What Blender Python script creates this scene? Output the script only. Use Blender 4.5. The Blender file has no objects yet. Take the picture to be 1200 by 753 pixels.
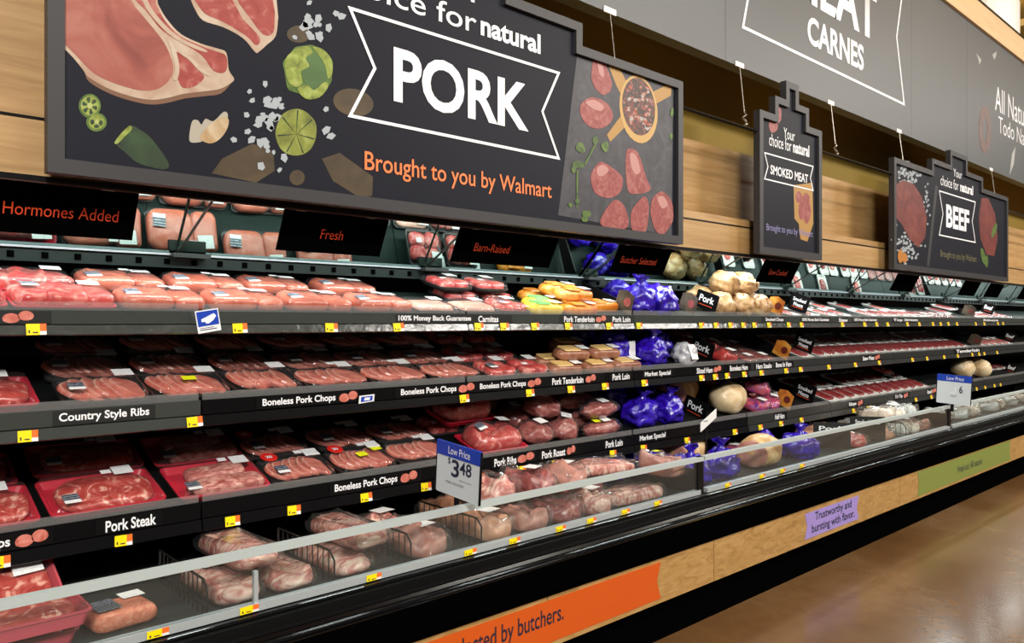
import bpy, math, random
from mathutils import Vector, Matrix, Quaternion, noise

# ------------------------------------------------------------------ camera, world, light, exposure
SC = bpy.context.scene
COL = SC.collection
EYE = 1.6
CF, SF = math.cos(math.radians(47.73)), math.sin(math.radians(47.73))   # view direction in plan
cam_d = bpy.data.cameras.new('camera')
cam_d.sensor_fit = 'HORIZONTAL'; cam_d.sensor_width = 36; cam_d.lens = 27.0
cam_d.clip_start = 0.05; cam_d.clip_end = 120
cam = bpy.data.objects.new('camera', cam_d)
cam.location = (0, 0, EYE)
cam.rotation_euler = (math.pi/2, 0, -math.atan2(CF, SF))
COL.objects.link(cam)
SC.camera = cam
vs = SC.view_settings
vs.view_transform = 'Standard'; vs.look = 'None'; vs.gamma = 1.0; vs.use_curve_mapping = False
vs.exposure = 0.0
SC.cycles.max_bounces = 8
SC.cycles.transparent_max_bounces = 24
SC.cycles.sample_clamp_indirect = 4.0
SC.cycles.caustics_refractive = False

W = bpy.data.worlds.new('world'); SC.world = W; W.use_nodes = True
W.node_tree.nodes['Background'].inputs['Color'].default_value = (1.0, 0.93, 0.84, 1)
W.node_tree.nodes['Background'].inputs['Strength'].default_value = 0.10

def area(name, loc, target, sx, sy, power, col=(1, 1, 1)):
    l = bpy.data.lights.new(name, 'AREA'); l.shape = 'RECTANGLE'; l.size = sx; l.size_y = sy
    l.energy = power; l.color = col
    o = bpy.data.objects.new(name, l); COL.objects.link(o); o.location = loc
    d = Vector(target) - Vector(loc)
    o.rotation_euler = d.to_track_quat('-Z', 'Y').to_euler()
    return o
# store ceiling lights: one bright fixture behind the camera's left shoulder, and rows along the aisle
area('store_light_key', (-1.6, -3.6, 5.2), (4.0, 2.8, 1.6), 1.6, 1.0, 620, (1.0, 0.965, 0.91))
for k, lx in enumerate((3.0, 8.0, 13.0, 18.0)):
    area('store_light_row', (lx, -1.4, 6.0), (lx, -1.3, 0), 2.6, 0.35, 170, (1.0, 0.94, 0.86))
for k, lx in enumerate((9.0, 15.0)):
    area('store_light_far', (lx, -4.5, 5.8), (lx, 2.6, 2.0), 2.6, 0.6, 300, (1.0, 0.95, 0.88))
area('column_fill_light', (12.5, 1.2, 6.6), (16.5, 4.6, 6.4), 1.2, 0.5, 160, (1.0, 0.96, 0.9))  # added fill lamp, only there to brighten the white column
# lamps under each canopy of the meat case
CASE_X = [-0.20, 3.55, 7.30, 11.05]
CASE_L = 3.75
for x in CASE_X:
    area('canopy_light', (x + CASE_L/2, 2.915, 2.035), (x + CASE_L/2, 2.99, 1.0), CASE_L - 0.15, 0.05, 24, (0.93, 1.0, 0.97))

# ------------------------------------------------------------------ helpers
random.seed(7)
def R(px, py):                      # a photograph pixel as a ray from the camera
    u = (px - 600)/900.0; w = -(py - 376.5)/900.0
    return Vector((CF + SF*u, SF - CF*u, w))
def onY(px, py, Y):                 # where that ray meets the upright plane y = Y
    r = R(px, py); k = Y/r.y
    return Vector((r.x*k, Y, EYE + r.z*k))
def onX(px, py, X):
    r = R(px, py); k = X/r.x
    return Vector((X, r.y*k, EYE + r.z*k))
def xat(px, Y): return onY(px, 376.5, Y).x
def proj(p):
    d = CF*p[0] + SF*p[1]; r = SF*p[0] - CF*p[1]
    return 600 + 900*r/max(d, 1e-3), 376.5 - 900*(p[2]-EYE)/max(d, 1e-3)

class MB:
    def __init__(s): s.v = []; s.f = []; s.m = []
    def add(s, vs, fs, mi=0, M=None):
        b = len(s.v)
        for p in vs:
            p = Vector(p)
            s.v.append(M @ p if M is not None else p)
        for f in fs: s.f.append(tuple(b+i for i in f)); s.m.append(mi)
    def box(s, x0, x1, y0, y1, z0, z1, mi=0, M=None):
        s.add([(x0,y0,z0),(x1,y0,z0),(x1,y1,z0),(x0,y1,z0),(x0,y0,z1),(x1,y0,z1),(x1,y1,z1),(x0,y1,z1)],
              [(0,3,2,1),(4,5,6,7),(0,1,5,4),(1,2,6,5),(2,3,7,6),(3,0,4,7)], mi, M)
    def prism(s, pts, y0, y1, mi=0, M=None):      # outline in x,z; y0 is the front
        n = len(pts)
        a = sum(pts[i][0]*pts[(i+1)%n][1]-pts[(i+1)%n][0]*pts[i][1] for i in range(n))
        if a < 0: pts = pts[::-1]
        vs = [(x,y0,z) for x,z in pts]+[(x,y1,z) for x,z in pts]
        fs = [tuple(range(n)), tuple(range(2*n-1, n-1, -1))]
        for i in range(n): j=(i+1)%n; fs.append((j,i,n+i,n+j))
        s.add(vs, fs, mi, M)
    def prof(s, pts, x0, x1, mi=0, M=None):       # profile in y,z swept along x
        n = len(pts)
        vs = [(x0,y,z) for y,z in pts]+[(x1,y,z) for y,z in pts]
        fs = [tuple(range(n)), tuple(range(2*n-1, n-1, -1))]
        for i in range(n): j=(i+1)%n; fs.append((i,n+i,n+j,j))
        s.add(vs, fs, mi, M)
    def loft(s, rings, mi=0, cap0=True, cap1=True, M=None):
        n = len(rings[0]); vs = [p for r in rings for p in r]; fs = []
        for k in range(len(rings)-1):
            for i in range(n):
                j=(i+1)%n; fs.append((k*n+i,k*n+j,(k+1)*n+j,(k+1)*n+i))
        if cap0: fs.append(tuple(range(n-1,-1,-1)))
        if cap1: fs.append(tuple((len(rings)-1)*n+i for i in range(n)))
        s.add(vs, fs, mi, M)
    def tube(s, pts, r, n=8, mi=0):
        pts = [Vector(p) for p in pts]; rings = []
        for i,p in enumerate(pts):
            d = (pts[min(i+1,len(pts)-1)]-pts[max(i-1,0)]).normalized()
            a = d.cross(Vector((0,0,1)));
            if a.length < 1e-3: a = d.cross(Vector((1,0,0)))
            a.normalize(); b = d.cross(a)
            rings.append([p+a*r*math.cos(t)+b*r*math.sin(t) for t in [2*math.pi*k/n for k in range(n)]])
        s.loft(rings, mi)
    def mesh(s, name, mats, smooth=False):
        me = bpy.data.meshes.new(name)
        me.from_pydata([tuple(p) for p in s.v], [], s.f)
        for m in (mats if isinstance(mats,(list,tuple)) else [mats]): me.materials.append(m)
        for i,p in enumerate(me.polygons): p.material_index = s.m[i]; p.use_smooth = smooth
        me.update(); return me
    def build(s, name, mats, parent=None, smooth=False, loc=None):
        return link(name, s.mesh(name, mats, smooth), parent, loc)

def link(name, me, parent=None, loc=None):
    o = bpy.data.objects.new(name, me); COL.objects.link(o)
    if parent is not None: o.parent = parent
    if loc is not None: o.location = loc
    return o
def empty(name, loc=(0,0,0)):
    o = bpy.data.objects.new(name, None); COL.objects.link(o); o.location = loc; o.empty_display_size = .05
    return o
def tag(o, label, cat, group=None):
    o['label'] = label; o['category'] = cat
    if group: o['group'] = group
    return o
def struct(o): o['kind'] = 'structure'; return o
def copy_tree(o, parent=None):
    c = o.copy(); COL.objects.link(c)
    if parent is not None: c.parent = parent
    for ch in KIDS.get(o.name, []): copy_tree(ch, c)
    return c
KIDS = {}

def rrect(w, d, r, z, n=5):
    r = min(r, w/2-1e-4, d/2-1e-4); out = []
    for cx, cy, a0 in ((w/2-r, d/2-r, 0), (-w/2+r, d/2-r, 90), (-w/2+r, -d/2+r, 180), (w/2-r, -d/2+r, 270)):
        for k in range(n+1):
            a = math.radians(a0+90*k/n); out.append(Vector((cx+r*math.cos(a), cy+r*math.sin(a), z)))
    return out

# ------------------------------------------------------------------ materials
def newmat(name):
    m = bpy.data.materials.new(name); m.use_nodes = True
    nt = m.node_tree; b = nt.nodes['Principled BSDF']
    return m, nt, b
def plain(name, col, rough=.5, metal=0, spec=.5, bump=0, bscale=40, coat=0):
    m, nt, b = newmat(name)
    b.inputs['Base Color'].default_value = (*col, 1); b.inputs['Roughness'].default_value = rough
    b.inputs['Metallic'].default_value = metal; b.inputs['Specular IOR Level'].default_value = spec
    b.inputs['Coat Weight'].default_value = coat
    if bump:
        add_bump(nt, b, bscale, bump)
    return m
def N(nt, t, **kw):
    n = nt.nodes.new(t)
    for k, v in kw.items(): setattr(n, k, v)
    return n
def coords(nt, rand=True, scale=(1,1,1)):
    tc = N(nt, 'ShaderNodeTexCoord'); mp = N(nt, 'ShaderNodeMapping')
    mp.inputs['Scale'].default_value = scale
    nt.links.new(tc.outputs['Object'], mp.inputs['Vector'])
    if rand:
        oi = N(nt, 'ShaderNodeObjectInfo'); mu = N(nt, 'ShaderNodeMath', operation='MULTIPLY'); mu.inputs[1].default_value = 37.0
        nt.links.new(oi.outputs['Random'], mu.inputs[0])
        cb = N(nt, 'ShaderNodeCombineXYZ')
        for i in range(3): nt.links.new(mu.outputs[0], cb.inputs[i])
        nt.links.new(cb.outputs[0], mp.inputs['Location'])
    return mp.outputs['Vector']
def noise_tex(nt, vec, scale, detail=4, rough=.55, dist=0):
    n = N(nt, 'ShaderNodeTexNoise'); n.inputs['Scale'].default_value = scale; n.inputs['Detail'].default_value = detail
    n.inputs['Roughness'].default_value = rough; n.inputs['Distortion'].default_value = dist
    nt.links.new(vec, n.inputs['Vector']); return n
def ramp(nt, fac, stops):
    r = N(nt, 'ShaderNodeValToRGB'); cr = r.color_ramp
    while len(cr.elements) < len(stops): cr.elements.new(.5)
    for e, (p, c) in zip(cr.elements, stops): e.position = p; e.color = (*c, 1)
    nt.links.new(fac, r.inputs['Fac']); return r.outputs['Color']
def add_bump(nt, b, scale, strength, dist=.004, rand=False, detail=3):
    v = coords(nt, rand); n = noise_tex(nt, v, scale, detail)
    bp = N(nt, 'ShaderNodeBump'); bp.inputs['Strength'].default_value = strength; bp.inputs['Distance'].default_value = dist
    nt.links.new(n.outputs['Fac'], bp.inputs['Height']); nt.links.new(bp.outputs[0], b.inputs['Normal'])
def marbled(name, stops, scale=18, dist=1.5, rough=.35, bump=.35, stretch=(1,1,1), detail=5, rand=True, spec=.5, coat=0):
    m, nt, b = newmat(name)
    v = coords(nt, rand, stretch); n = noise_tex(nt, v, scale, detail, .55, dist)
    nt.links.new(ramp(nt, n.outputs['Fac'], stops), b.inputs['Base Color'])
    b.inputs['Roughness'].default_value = rough; b.inputs['Specular IOR Level'].default_value = spec
    b.inputs['Coat Weight'].default_value = coat
    if bump:
        bp = N(nt, 'ShaderNodeBump'); bp.inputs['Strength'].default_value = bump; bp.inputs['Distance'].default_value = .004
        nt.links.new(n.outputs['Fac'], bp.inputs['Height']); nt.links.new(bp.outputs[0], b.inputs['Normal'])
    return m
def clear(name, tint=(1,1,1), rough=.06, haze=0.0, hazecol=(.8,.85,.85), bump=0, bscale=25, boost=1.0):
    m = bpy.data.materials.new(name); m.use_nodes = True; nt = m.node_tree
    for n in list(nt.nodes): nt.nodes.remove(n)
    out = N(nt, 'ShaderNodeOutputMaterial'); mix = N(nt, 'ShaderNodeMixShader')
    tr = N(nt, 'ShaderNodeBsdfTransparent'); gl = N(nt, 'ShaderNodeBsdfGlossy'); fr = N(nt, 'ShaderNodeLayerWeight'); pw = N(nt, 'ShaderNodeMath', operation='POWER'); ad = N(nt, 'ShaderNodeMath', operation='MULTIPLY_ADD')
    tr.inputs['Color'].default_value = (*tint, 1); gl.inputs['Roughness'].default_value = rough
    fr.inputs['Blend'].default_value = .5; pw.inputs[1].default_value = 5; ad.inputs[1].default_value = .92; ad.inputs[2].default_value = .035
    nt.links.new(fr.outputs['Facing'], pw.inputs[0]); nt.links.new(pw.outputs[0], ad.inputs[0])
    if bump:
        v = coords(nt, True); n = noise_tex(nt, v, bscale, 4, .6, .6)
        bp = N(nt, 'ShaderNodeBump'); bp.inputs['Strength'].default_value = bump; bp.inputs['Distance'].default_value = .01
        nt.links.new(n.outputs['Fac'], bp.inputs['Height'])
        nt.links.new(bp.outputs[0], gl.inputs['Normal']); nt.links.new(bp.outputs[0], fr.inputs['Normal'])
    mu = N(nt, 'ShaderNodeMath', operation='MULTIPLY'); mu.inputs[1].default_value = boost; mu.use_clamp = True
    nt.links.new(ad.outputs[0], mu.inputs[0])
    nt.links.new(mu.outputs[0], mix.inputs[0]); nt.links.new(tr.outputs[0], mix.inputs[1]); nt.links.new(gl.outputs[0], mix.inputs[2])
    last = mix
    if haze:
        df = N(nt, 'ShaderNodeBsdfDiffuse'); df.inputs['Color'].default_value = (*hazecol, 1)
        mh = N(nt, 'ShaderNodeMixShader'); mh.inputs[0].default_value = haze
        nt.links.new(mix.outputs[0], mh.inputs[1]); nt.links.new(df.outputs[0], mh.inputs[2]); last = mh
    nt.links.new(last.outputs[0], out.inputs['Surface'])
    return m
def wood(name, c1, c2, c3, rough=.45, sc=(0.5, 5, 9)):
    m, nt, b = newmat(name)
    v = coords(nt, True, sc); n = noise_tex(nt, v, 2.2, 6, .6, 1.2)
    nt.links.new(ramp(nt, n.outputs['Fac'], [(.3, c1), (.5, c2), (.72, c3)]), b.inputs['Base Color'])
    b.inputs['Roughness'].default_value = rough
    return m
def glow(name, col, strength):
    m, nt, b = newmat(name)
    b.inputs['Emission Color'].default_value = (*col, 1); b.inputs['Emission Strength'].default_value = strength
    b.inputs['Base Color'].default_value = (*col, 1)
    return m
def printed(name, base, ink, sx=60, thresh=.55):       # a white label with rows of print on it
    m, nt, b = newmat(name)
    v = coords(nt, True, (1, 1, 1)); w = N(nt, 'ShaderNodeTexWave'); w.bands_direction = 'Y'
    w.inputs['Scale'].default_value = sx; w.inputs['Distortion'].default_value = 0
    nt.links.new(v, w.inputs['Vector'])
    n = noise_tex(nt, v, 160, 2)
    mu = N(nt, 'ShaderNodeMath', operation='MULTIPLY'); nt.links.new(w.outputs['Fac'], mu.inputs[0]); nt.links.new(n.outputs['Fac'], mu.inputs[1])
    nt.links.new(ramp(nt, mu.outputs[0], [(thresh-.06, base), (thresh, ink)]), b.inputs['Base Color'])
    b.inputs['Roughness'].default_value = .4
    return m

M = {}
M['black'] = plain('black_metal', (.004,.004,.0045), .3, spec=.25)
M['matt_black'] = plain('matt_black', (.0012,.0012,.0012), .9, spec=0)
M['bumper'] = plain('black_bumper_ribs', (.003,.003,.0035), .12, spec=.6)
M['bumperflat'] = plain('black_bumper_face', (.0009,.0009,.001), .7, spec=0)
M['deck'] = plain('dark_green_deck', (.006,.013,.0115), .55, spec=.12)
M['welldeck'] = plain('grey_well_deck', (.03,.035,.033), .5, spec=.2)
M['deckdark'] = plain('black_deck', (.004,.005,.005), .5, spec=.15)
M['liner'] = plain('case_liner', (.003,.0035,.0035), .6, spec=.1)
M['lipsheen'] = plain('grey_sheen_ticket_strip', (.04,.047,.043), .2, bump=1.0, bscale=16, spec=.7)  # grey-green base colour stands in for light reflected off the black plastic lip
M['lipblack'] = plain('black_ticket_strip', (.004,.004,.0045), .35, bump=.3, bscale=9, spec=.07)
M['lipmid'] = plain('charcoal_ticket_strip', (.02,.022,.022), .3, bump=.4, bscale=9, spec=.45)
M['strip'] = plain('name_strip_black', (.004,.004,.0045), .4, spec=.15)
M['strip_grey'] = plain('name_strip_charcoal', (.018,.02,.02), .4, spec=.3)
M['alu'] = plain('brushed_aluminium', (.50,.57,.60), .35, metal=.4)
M['rail'] = plain('pale_rail', (.43,.49,.485), .4)
M['mirror'] = plain('tinted_mirror', (.55,.68,.64), .03, metal=1.0)
M['tube'] = glow('lamp_tube', (.92,1,.97), 5.0)
M['glass'] = clear('front_glass', (.96,.985,.98), .04, haze=.014, hazecol=(.75,.8,.78))
M['fence'] = clear('shelf_fence', (.95,.96,.96), .12, haze=.075, hazecol=(.8,.8,.8))
M['film'] = clear('plastic_film', (1,1,1), .10, haze=.012, bump=.5, bscale=22, boost=1.0)
M['bag'] = clear('vacuum_bag', (.95,.95,.95), .12, haze=.02, bump=.8, bscale=30, boost=1.2)
M['wood'] = wood('fascia_wood', (.34,.195,.07), (.44,.265,.105), (.53,.345,.155))
M['panelwood'] = wood('case_panel_wood', (.30,.16,.045), (.42,.24,.075), (.50,.31,.12), sc=(3.5, 5, 14))
M['crown'] = wood('header_crown_wood', (.66,.43,.22), (.72,.50,.27), (.78,.56,.32))
M['mustard'] = plain('mustard_wall_paint', (.36,.235,.035), .7)
M['header'] = plain('header_grey', (.085,.092,.096), .45)
M['signframe'] = plain('sign_frame_grey', (.028,.0275,.030), .5)
M['signpanel'] = plain('sign_panel_charcoal', (.0105,.0115,.0185), .5, spec=.15)
M['slate'] = marbled('printed_slate', [(.3,(.022,.022,.028)),(.6,(.045,.045,.055)),(.8,(.075,.075,.085))], 9, 2, .5, 0, rand=False)
M['white'] = plain('white_lettering', (.85,.87,.9), .5)
M['orange_ink'] = plain('orange_lettering', (.85,.20,.05), .5)
M['orange_dim'] = plain('orange_panel_lettering', (.75,.075,.02), .5)
M['violet_ink'] = plain('violet_lettering', (.28,.26,.5), .5)
M['olive_ink'] = plain('olive_lettering', (.16,.15,.07), .5)
M['grey_ink'] = plain('grey_lettering', (.2,.2,.22), .5)
M['dark_ink'] = plain('dark_lettering', (.02,.012,.03), .5)
M['navy_ink'] = plain('navy_lettering', (.015,.02,.05), .5)
M['yellow'] = plain('yellow_tag', (.90,.72,.0), .4)
M['orange'] = plain('orange_tag', (.85,.16,.02), .4)
M['tagwhite'] = plain('white_tag', (.8,.8,.78), .4)
M['banner_orange'] = plain('banner_orange', (.60,.088,.003), .5)
M['banner_purple'] = plain('banner_purple', (.33,.25,.62), .5)
M['banner_green'] = plain('banner_green', (.20,.25,.05), .5)
M['blue'] = plain('sign_blue', (.01,.05,.42), .35)
M['pricewhite'] = plain('price_card', (.62,.68,.72), .4)
M['label'] = printed('white_label', (.85,.86,.86), (.30,.30,.32), 38, .60)
M['logo'] = printed('dark_logo_sticker', (.02,.025,.06), (.35,.4,.42), 24, .42)
M['logowhite'] = plain('logo_sticker_white', (.8,.82,.84), .4)
M['redsticker'] = plain('red_sticker', (.72,.02,.015), .35)
M['limesticker'] = printed('lime_sticker', (.75,.80,.01), (.2,.22,.02), 20, .55)
M['wire'] = plain('black_wire', (.012,.012,.012), .35)
M['ledwhite'] = plain('white_clip', (.85,.88,.88), .3)
M['steel'] = plain('steel_wire', (.35,.33,.28), .35, metal=.8)

# ------------------------------------------------------------------ lettering
_txt = {}
def text_mesh(s, bold=0.0, shear=0.0, mat=None, spacing=1.0, line=1.0):
    key = (s, bold, shear, mat, spacing, line)
    if key in _txt: return _txt[key]
    cu = bpy.data.curves.new('lettering', 'FONT'); cu.body = s; cu.size = 1; cu.align_x = 'CENTER'
    cu.offset = bold; cu.shear = shear; cu.space_character = spacing; cu.space_line = line
    cu.resolution_u = 4
    o = bpy.data.objects.new('lettering', cu); COL.objects.link(o)
    bpy.context.view_layer.update()
    dg = bpy.context.evaluated_depsgraph_get()
    me = bpy.data.meshes.new_from_object(o.evaluated_get(dg))
    bpy.data.objects.remove(o); bpy.data.curves.remove(cu)
    me.materials.clear(); me.materials.append(M[mat])
    _txt[key] = me
    return me
def lettering(s, parent, x0, x1, z0, z1, y, mat, bold=0.0, shear=0.0, name='lettering', spacing=1.0, line=1.0, Mx=None):
    """text fitted to the box x0..x1, z0..z1 in the parent's frame, facing -y, at depth y"""
    src = text_mesh(s, bold, shear, mat, spacing, line)
    xs = [v.co.x for v in src.vertices]; ys = [v.co.y for v in src.vertices]
    ax, bx, ay, by = min(xs), max(xs), min(ys), max(ys)
    me = src.copy(); me.name = name
    kx = (x1-x0)/(bx-ax); kz = (z1-z0)/(by-ay)
    for v in me.vertices:
        p = Vector((x0+(v.co.x-ax)*kx, y, z0+(v.co.y-ay)*kz))
        v.co = Mx @ p if Mx is not None else p
    me.update()
    return link(name, me, parent)

# ------------------------------------------------------------------ the room
b = MB(); b.box(-12, 45, -14, 4.2, -.05, 0)
fm, nt, bs = newmat('polished_concrete')
v = coords(nt, False); n1 = noise_tex(nt, v, .5, 3, .5, .4); n2 = noise_tex(nt, v, 9, 4, .6)
mx = N(nt, 'ShaderNodeMath', operation='ADD'); mm = N(nt, 'ShaderNodeMath', operation='MULTIPLY'); mm.inputs[1].default_value = .25
nt.links.new(n2.outputs['Fac'], mm.inputs[0]); nt.links.new(n1.outputs['Fac'], mx.inputs[0]); nt.links.new(mm.outputs[0], mx.inputs[1])
nt.links.new(ramp(nt, mx.outputs[0], [(.42, (.10,.047,.016)), (.60, (.155,.080,.030)), (.8, (.22,.135,.065))]), bs.inputs['Base Color'])
nt.links.new(ramp(nt, n1.outputs['Fac'], [(.3, (.17,)*3), (.75, (.30,)*3)]), bs.inputs['Roughness'])
bs.inputs['Specular IOR Level'].default_value = .6
struct(b.build('floor', fm))
b = MB(); b.box(-12, 45, 3.75, 4.0, 0, 4.6); struct(b.build('wall_back', M['mustard']))
b = MB(); b.box(-12, 45, 3.3, 3.75, 2.3, 4.6); struct(b.build('wall_soffit', M['mustard']))
b = MB(); b.box(-12, 45, -14, 9, 7.4, 7.5)
struct(b.build('ceiling', plain('ceiling_deck', (.55,.34,.06), .8)))
for k, x in enumerate((16.5, 18.6, 20.7, 22.8, 24.9)):            # roof joists seen past the header's far end
    t = MB()
    for z in (6.3, 7.1): t.box(x-.06, x+.06, -2, 9, z-.06, z+.06)
    for j in range(12):
        y0 = -2 + j*.9
        t.tube([(x, y0, 6.3), (x, y0+.45, 7.1), (x, y0+.9, 6.3)], .035, 6)
    struct(t.build('trim_%d' % (k+1), plain('joist_paint', (.50,.33,.10), .6)))
t = MB(); t.tube([(16.1, 4.6, 4.5), (16.1, 4.6, 7.4)], .50, 24)
struct(t.build('column', plain('white_column', (.85,.83,.78), .6)))

# wood fascia above the case
b = MB()
for x0, x1 in ((-3, -.2), (-.195, 3.55), (3.555, 7.3), (7.305, 11.05), (11.055, 14.8)): b.box(x0, x1, 2.78, 2.82, 2.052, 2.286)
b.box(-3, 14.8, 2.80, 3.02, 2.24, 2.284)
struct(b.build('trim_6', M['wood']))
b = MB()
for x0, x1 in ((-3, .9), (.905, 3.35), (3.353, 5.8), (5.803, 8.25), (8.253, 10.7), (10.703, 14.8)): b.box(x0, x1, 3.0, 3.05, 2.284, 2.817)
struct(b.build('trim_7', M['wood']))

# ------------------------------------------------------------------ the refrigerated case: four modules in a row
SHELF = {1: dict(Y=2.85, top=1.637, bot=1.554, tilt=15, depth=.50),
         2: dict(Y=2.85, top=1.312, bot=1.216, tilt=18, depth=.56),
         3: dict(Y=2.85, top=.938, bot=.832, tilt=18, depth=.56)}
def shelf_pt(j, x, v, lift=0):
    s = SHELF[j]; t = math.radians(s['tilt'])
    return Vector((x, s['Y']+.012+v*math.cos(t)-lift*math.sin(t), s['top']-.012+v*math.sin(t)+lift*math.cos(t)))
LIPMAT = {1: ['lipsheen']*12, 2: ['lipsheen','lipblack','lipblack','lipblack']+['lipmid']*8,
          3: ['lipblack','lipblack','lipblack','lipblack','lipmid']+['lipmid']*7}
case_labels = ['long black refrigerated meat case module at the $3.48 price sign',
               'refrigerated case module behind the purple banner, holding hams and smoked meats',
               'refrigerated case module beyond the second price sign, under the BEEF sign',
               'farthest refrigerated case module at the end of the row']
PANELS = [[-.2, 1.05, 2.30, 3.55], [3.55, 6.03, 7.30], [7.30, 9.80, 11.05], [11.05, 13.55, 14.8]]
for ci, cx in enumerate(CASE_X):
    x0, x1 = cx+.002, cx+CASE_L-.002
    C = tag(empty('meat_case', (0, 0, 0)), case_labels[ci], 'refrigerated case', 'refrigerated meat case modules in a row')
    b = MB(); b.box(x0, x1, 2.36, 3.5, 0, .21); b.build('kick_plate', M['matt_black'], C)
    b = MB()                                                     # insulated tank, well deck, back
    b.box(x0, x1, 2.326, 2.40, .205, .655); b.box(x0, x1, 2.40, 3.5, .205, .66); b.box(x0, x1, 3.452, 3.5, .66, 2.3)
    b.build('body', M['liner'], C)
    b = MB(); b.box(x0, x1, 2.405, 3.45, .66, .668); b.build('well_deck', M['welldeck'], C)
    for p0, p1 in zip(PANELS[ci], PANELS[ci][1:]):
        b = MB(); b.box(p0+.003, p1-.003, 2.306, 2.326, .216, .452); b.build('wood_panel', M['panelwood'], C)
    b = MB()                                                     # ribbed bumper
    pts = [(2.40, .44), (2.296, .44), (2.288, .46), (2.288, .575)]
    for ry, rz in ((2.298, .588), (2.318, .617), (2.336, .641), (2.354, .661)):
        for a in (-60, -10, 40, 90): pts.append((ry-.010*math.cos(math.radians(a))+.003, rz+.009*math.sin(math.radians(a))))
        pts.append((ry+.012, rz+.010))
    pts += [(2.376, .676), (2.40, .676)]
    b.prof(pts, x0, x1); bm_ = b.build('bumper', [M['bumper'], M['bumperflat']], C)
    for p_ in bm_.data.polygons: p_.material_index = 1 if p_.center.z < .583 and p_.normal.y < -.9 or p_.center.z < .5 else 0
    b = MB(); b.box(x0+.03, x1-.03, 2.365, 2.395, .674, .698); b.build('glass_channel', M['alu'], C)
    for k in range(3):
        g0, g1 = cx+1.25*k+.006, cx+1.25*(k+1)-(.006 if k < 2 else .05)
        b = MB(); b.box(g0, g1, 2.376, 2.382, .698, .846); b.build('glass_front', M['glass'], C)
        if k == 1 and ci == 0: b = MB(); b.box(g0-.014, g0-.0005, 2.372, 2.388, .698, .80); b.build('glass_clip', M['alu'], C)
    b = MB(); b.box(x0+.005, x1-.005, 2.364, 2.394, .850, .874); b.build('glass_rail', M['rail'], C)
    b = MB(); b.box(x1-.05, x1, 2.368, 2.398, .66, .874); b.box(x1-.012, x1, 2.398, 2.86, .66, .80)
    b.build('end_post', M['black'], C)
    b = MB()                                                     # canopy: lip, ceiling, back
    b.box(x0, x1, 2.742, 2.780, 2.034, 2.051); b.box(x0, x1, 2.776, 3.45, 2.232, 2.24); b.box(x0, x1, 2.82, 2.826, 2.066, 2.232)
    b.build('canopy', M['black'], C)
    b = MB(); b.box(x0, x1, 2.744, 2.756, 2.0295, 2.034); b.build('canopy_edge', plain('canopy_edge_trim', (.10,.05,.04), .3, metal=.5), C)
    b = MB(); b.tube([(x0+.08, 2.93, 2.094), (x1-.08, 2.93, 2.094)], .013, 10)
    lt = b.build('lamp_tube', M['tube'], C)
    # slanted mirror over the top shelf, with its foot rail and braces
    b = MB(); b.prof([(3.280, 1.882), (2.985, 2.177), (2.990, 2.182), (3.285, 1.887)], x0+.01, x1-.01)
    mo = b.build('mirror', M['mirror'], C)
    b = MB(); b.box(x0, x1, 3.270, 3.292, 1.872, 1.880)
    b.build('mirror_trim', M['alu'], mo)
    b = MB(); b.box(x0, x1, 3.285, 3.30, 1.822, 1.868); 
    b.build('air_duct', plain('green_grey_duct', (.018,.028,.025), .4, spec=.2), C)
    b = MB()
    for k in range(34):
        sx = x0+.06+k*.109; b.box(sx, sx+.022, 3.280, 3.2855, 1.835, 1.858)
    b.build('duct_grille', M['matt_black'], C)
    for k in range(3):
        bx = cx+.06+1.25*k
        b = MB(); b.tube([(bx, 3.25, 1.890), (bx+.02, 2.90, 2.085)], .006, 6); b.box(bx-.03, bx+.12, 3.225, 3.285, 1.862, 1.880)
        b.build('mirror_brace', plain('grey_green_bracket', (.018,.026,.023), .4), C)
    for j in (1, 2, 3):
        s = SHELF[j]; t = math.radians(s['tilt'])
        for k in range(3):
            a0, a1 = cx+1.25*k+.003, cx+1.25*(k+1)-.003
            si = ci*3+k
            b = MB(); y, z = s['Y'], s['top']-.014
            e = s['depth']
            b.prof([(y+.004, z), (y+.004, z-.022), (y+e*math.cos(t), z+e*math.sin(t)-.012), (y+e*math.cos(t), z+e*math.sin(t))], a0, a1)
            for bx in (a0+.03, a1-.03):                          # cantilever brackets under the board
                b.prof([(y+.05, z-.01), (y+e*math.cos(t), z+e*math.sin(t)-.13), (y+e*math.cos(t), z+e*math.sin(t)-.012)], bx-.006, bx+.006)
            sh = b.build('shelf', M['deck' if j == 1 else 'deckdark'], C)
            b = MB(); zm = s['bot']+.42*(s['top']-s['bot'])       # name strip band above, ticket channel below
            b.prof([(y+.004, s['top']), (y-.004, s['top']), (y-.004, zm+.003), (y+.004, zm)], a0, a1)
            b.prof([(y+.006, zm), (y-.008, zm-.001), (y-.016, s['bot']+.004), (y-.010, s['bot']), (y+.006, s['bot']+.004)], a0, a1)
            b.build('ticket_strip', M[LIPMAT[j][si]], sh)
            b = MB(); b.box(a0+.004, a1-.004, y+.0045, y+.0075, s['top']-.01, s['top']+.028)
            b.build('shelf_fence', M['fence'], sh)

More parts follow.
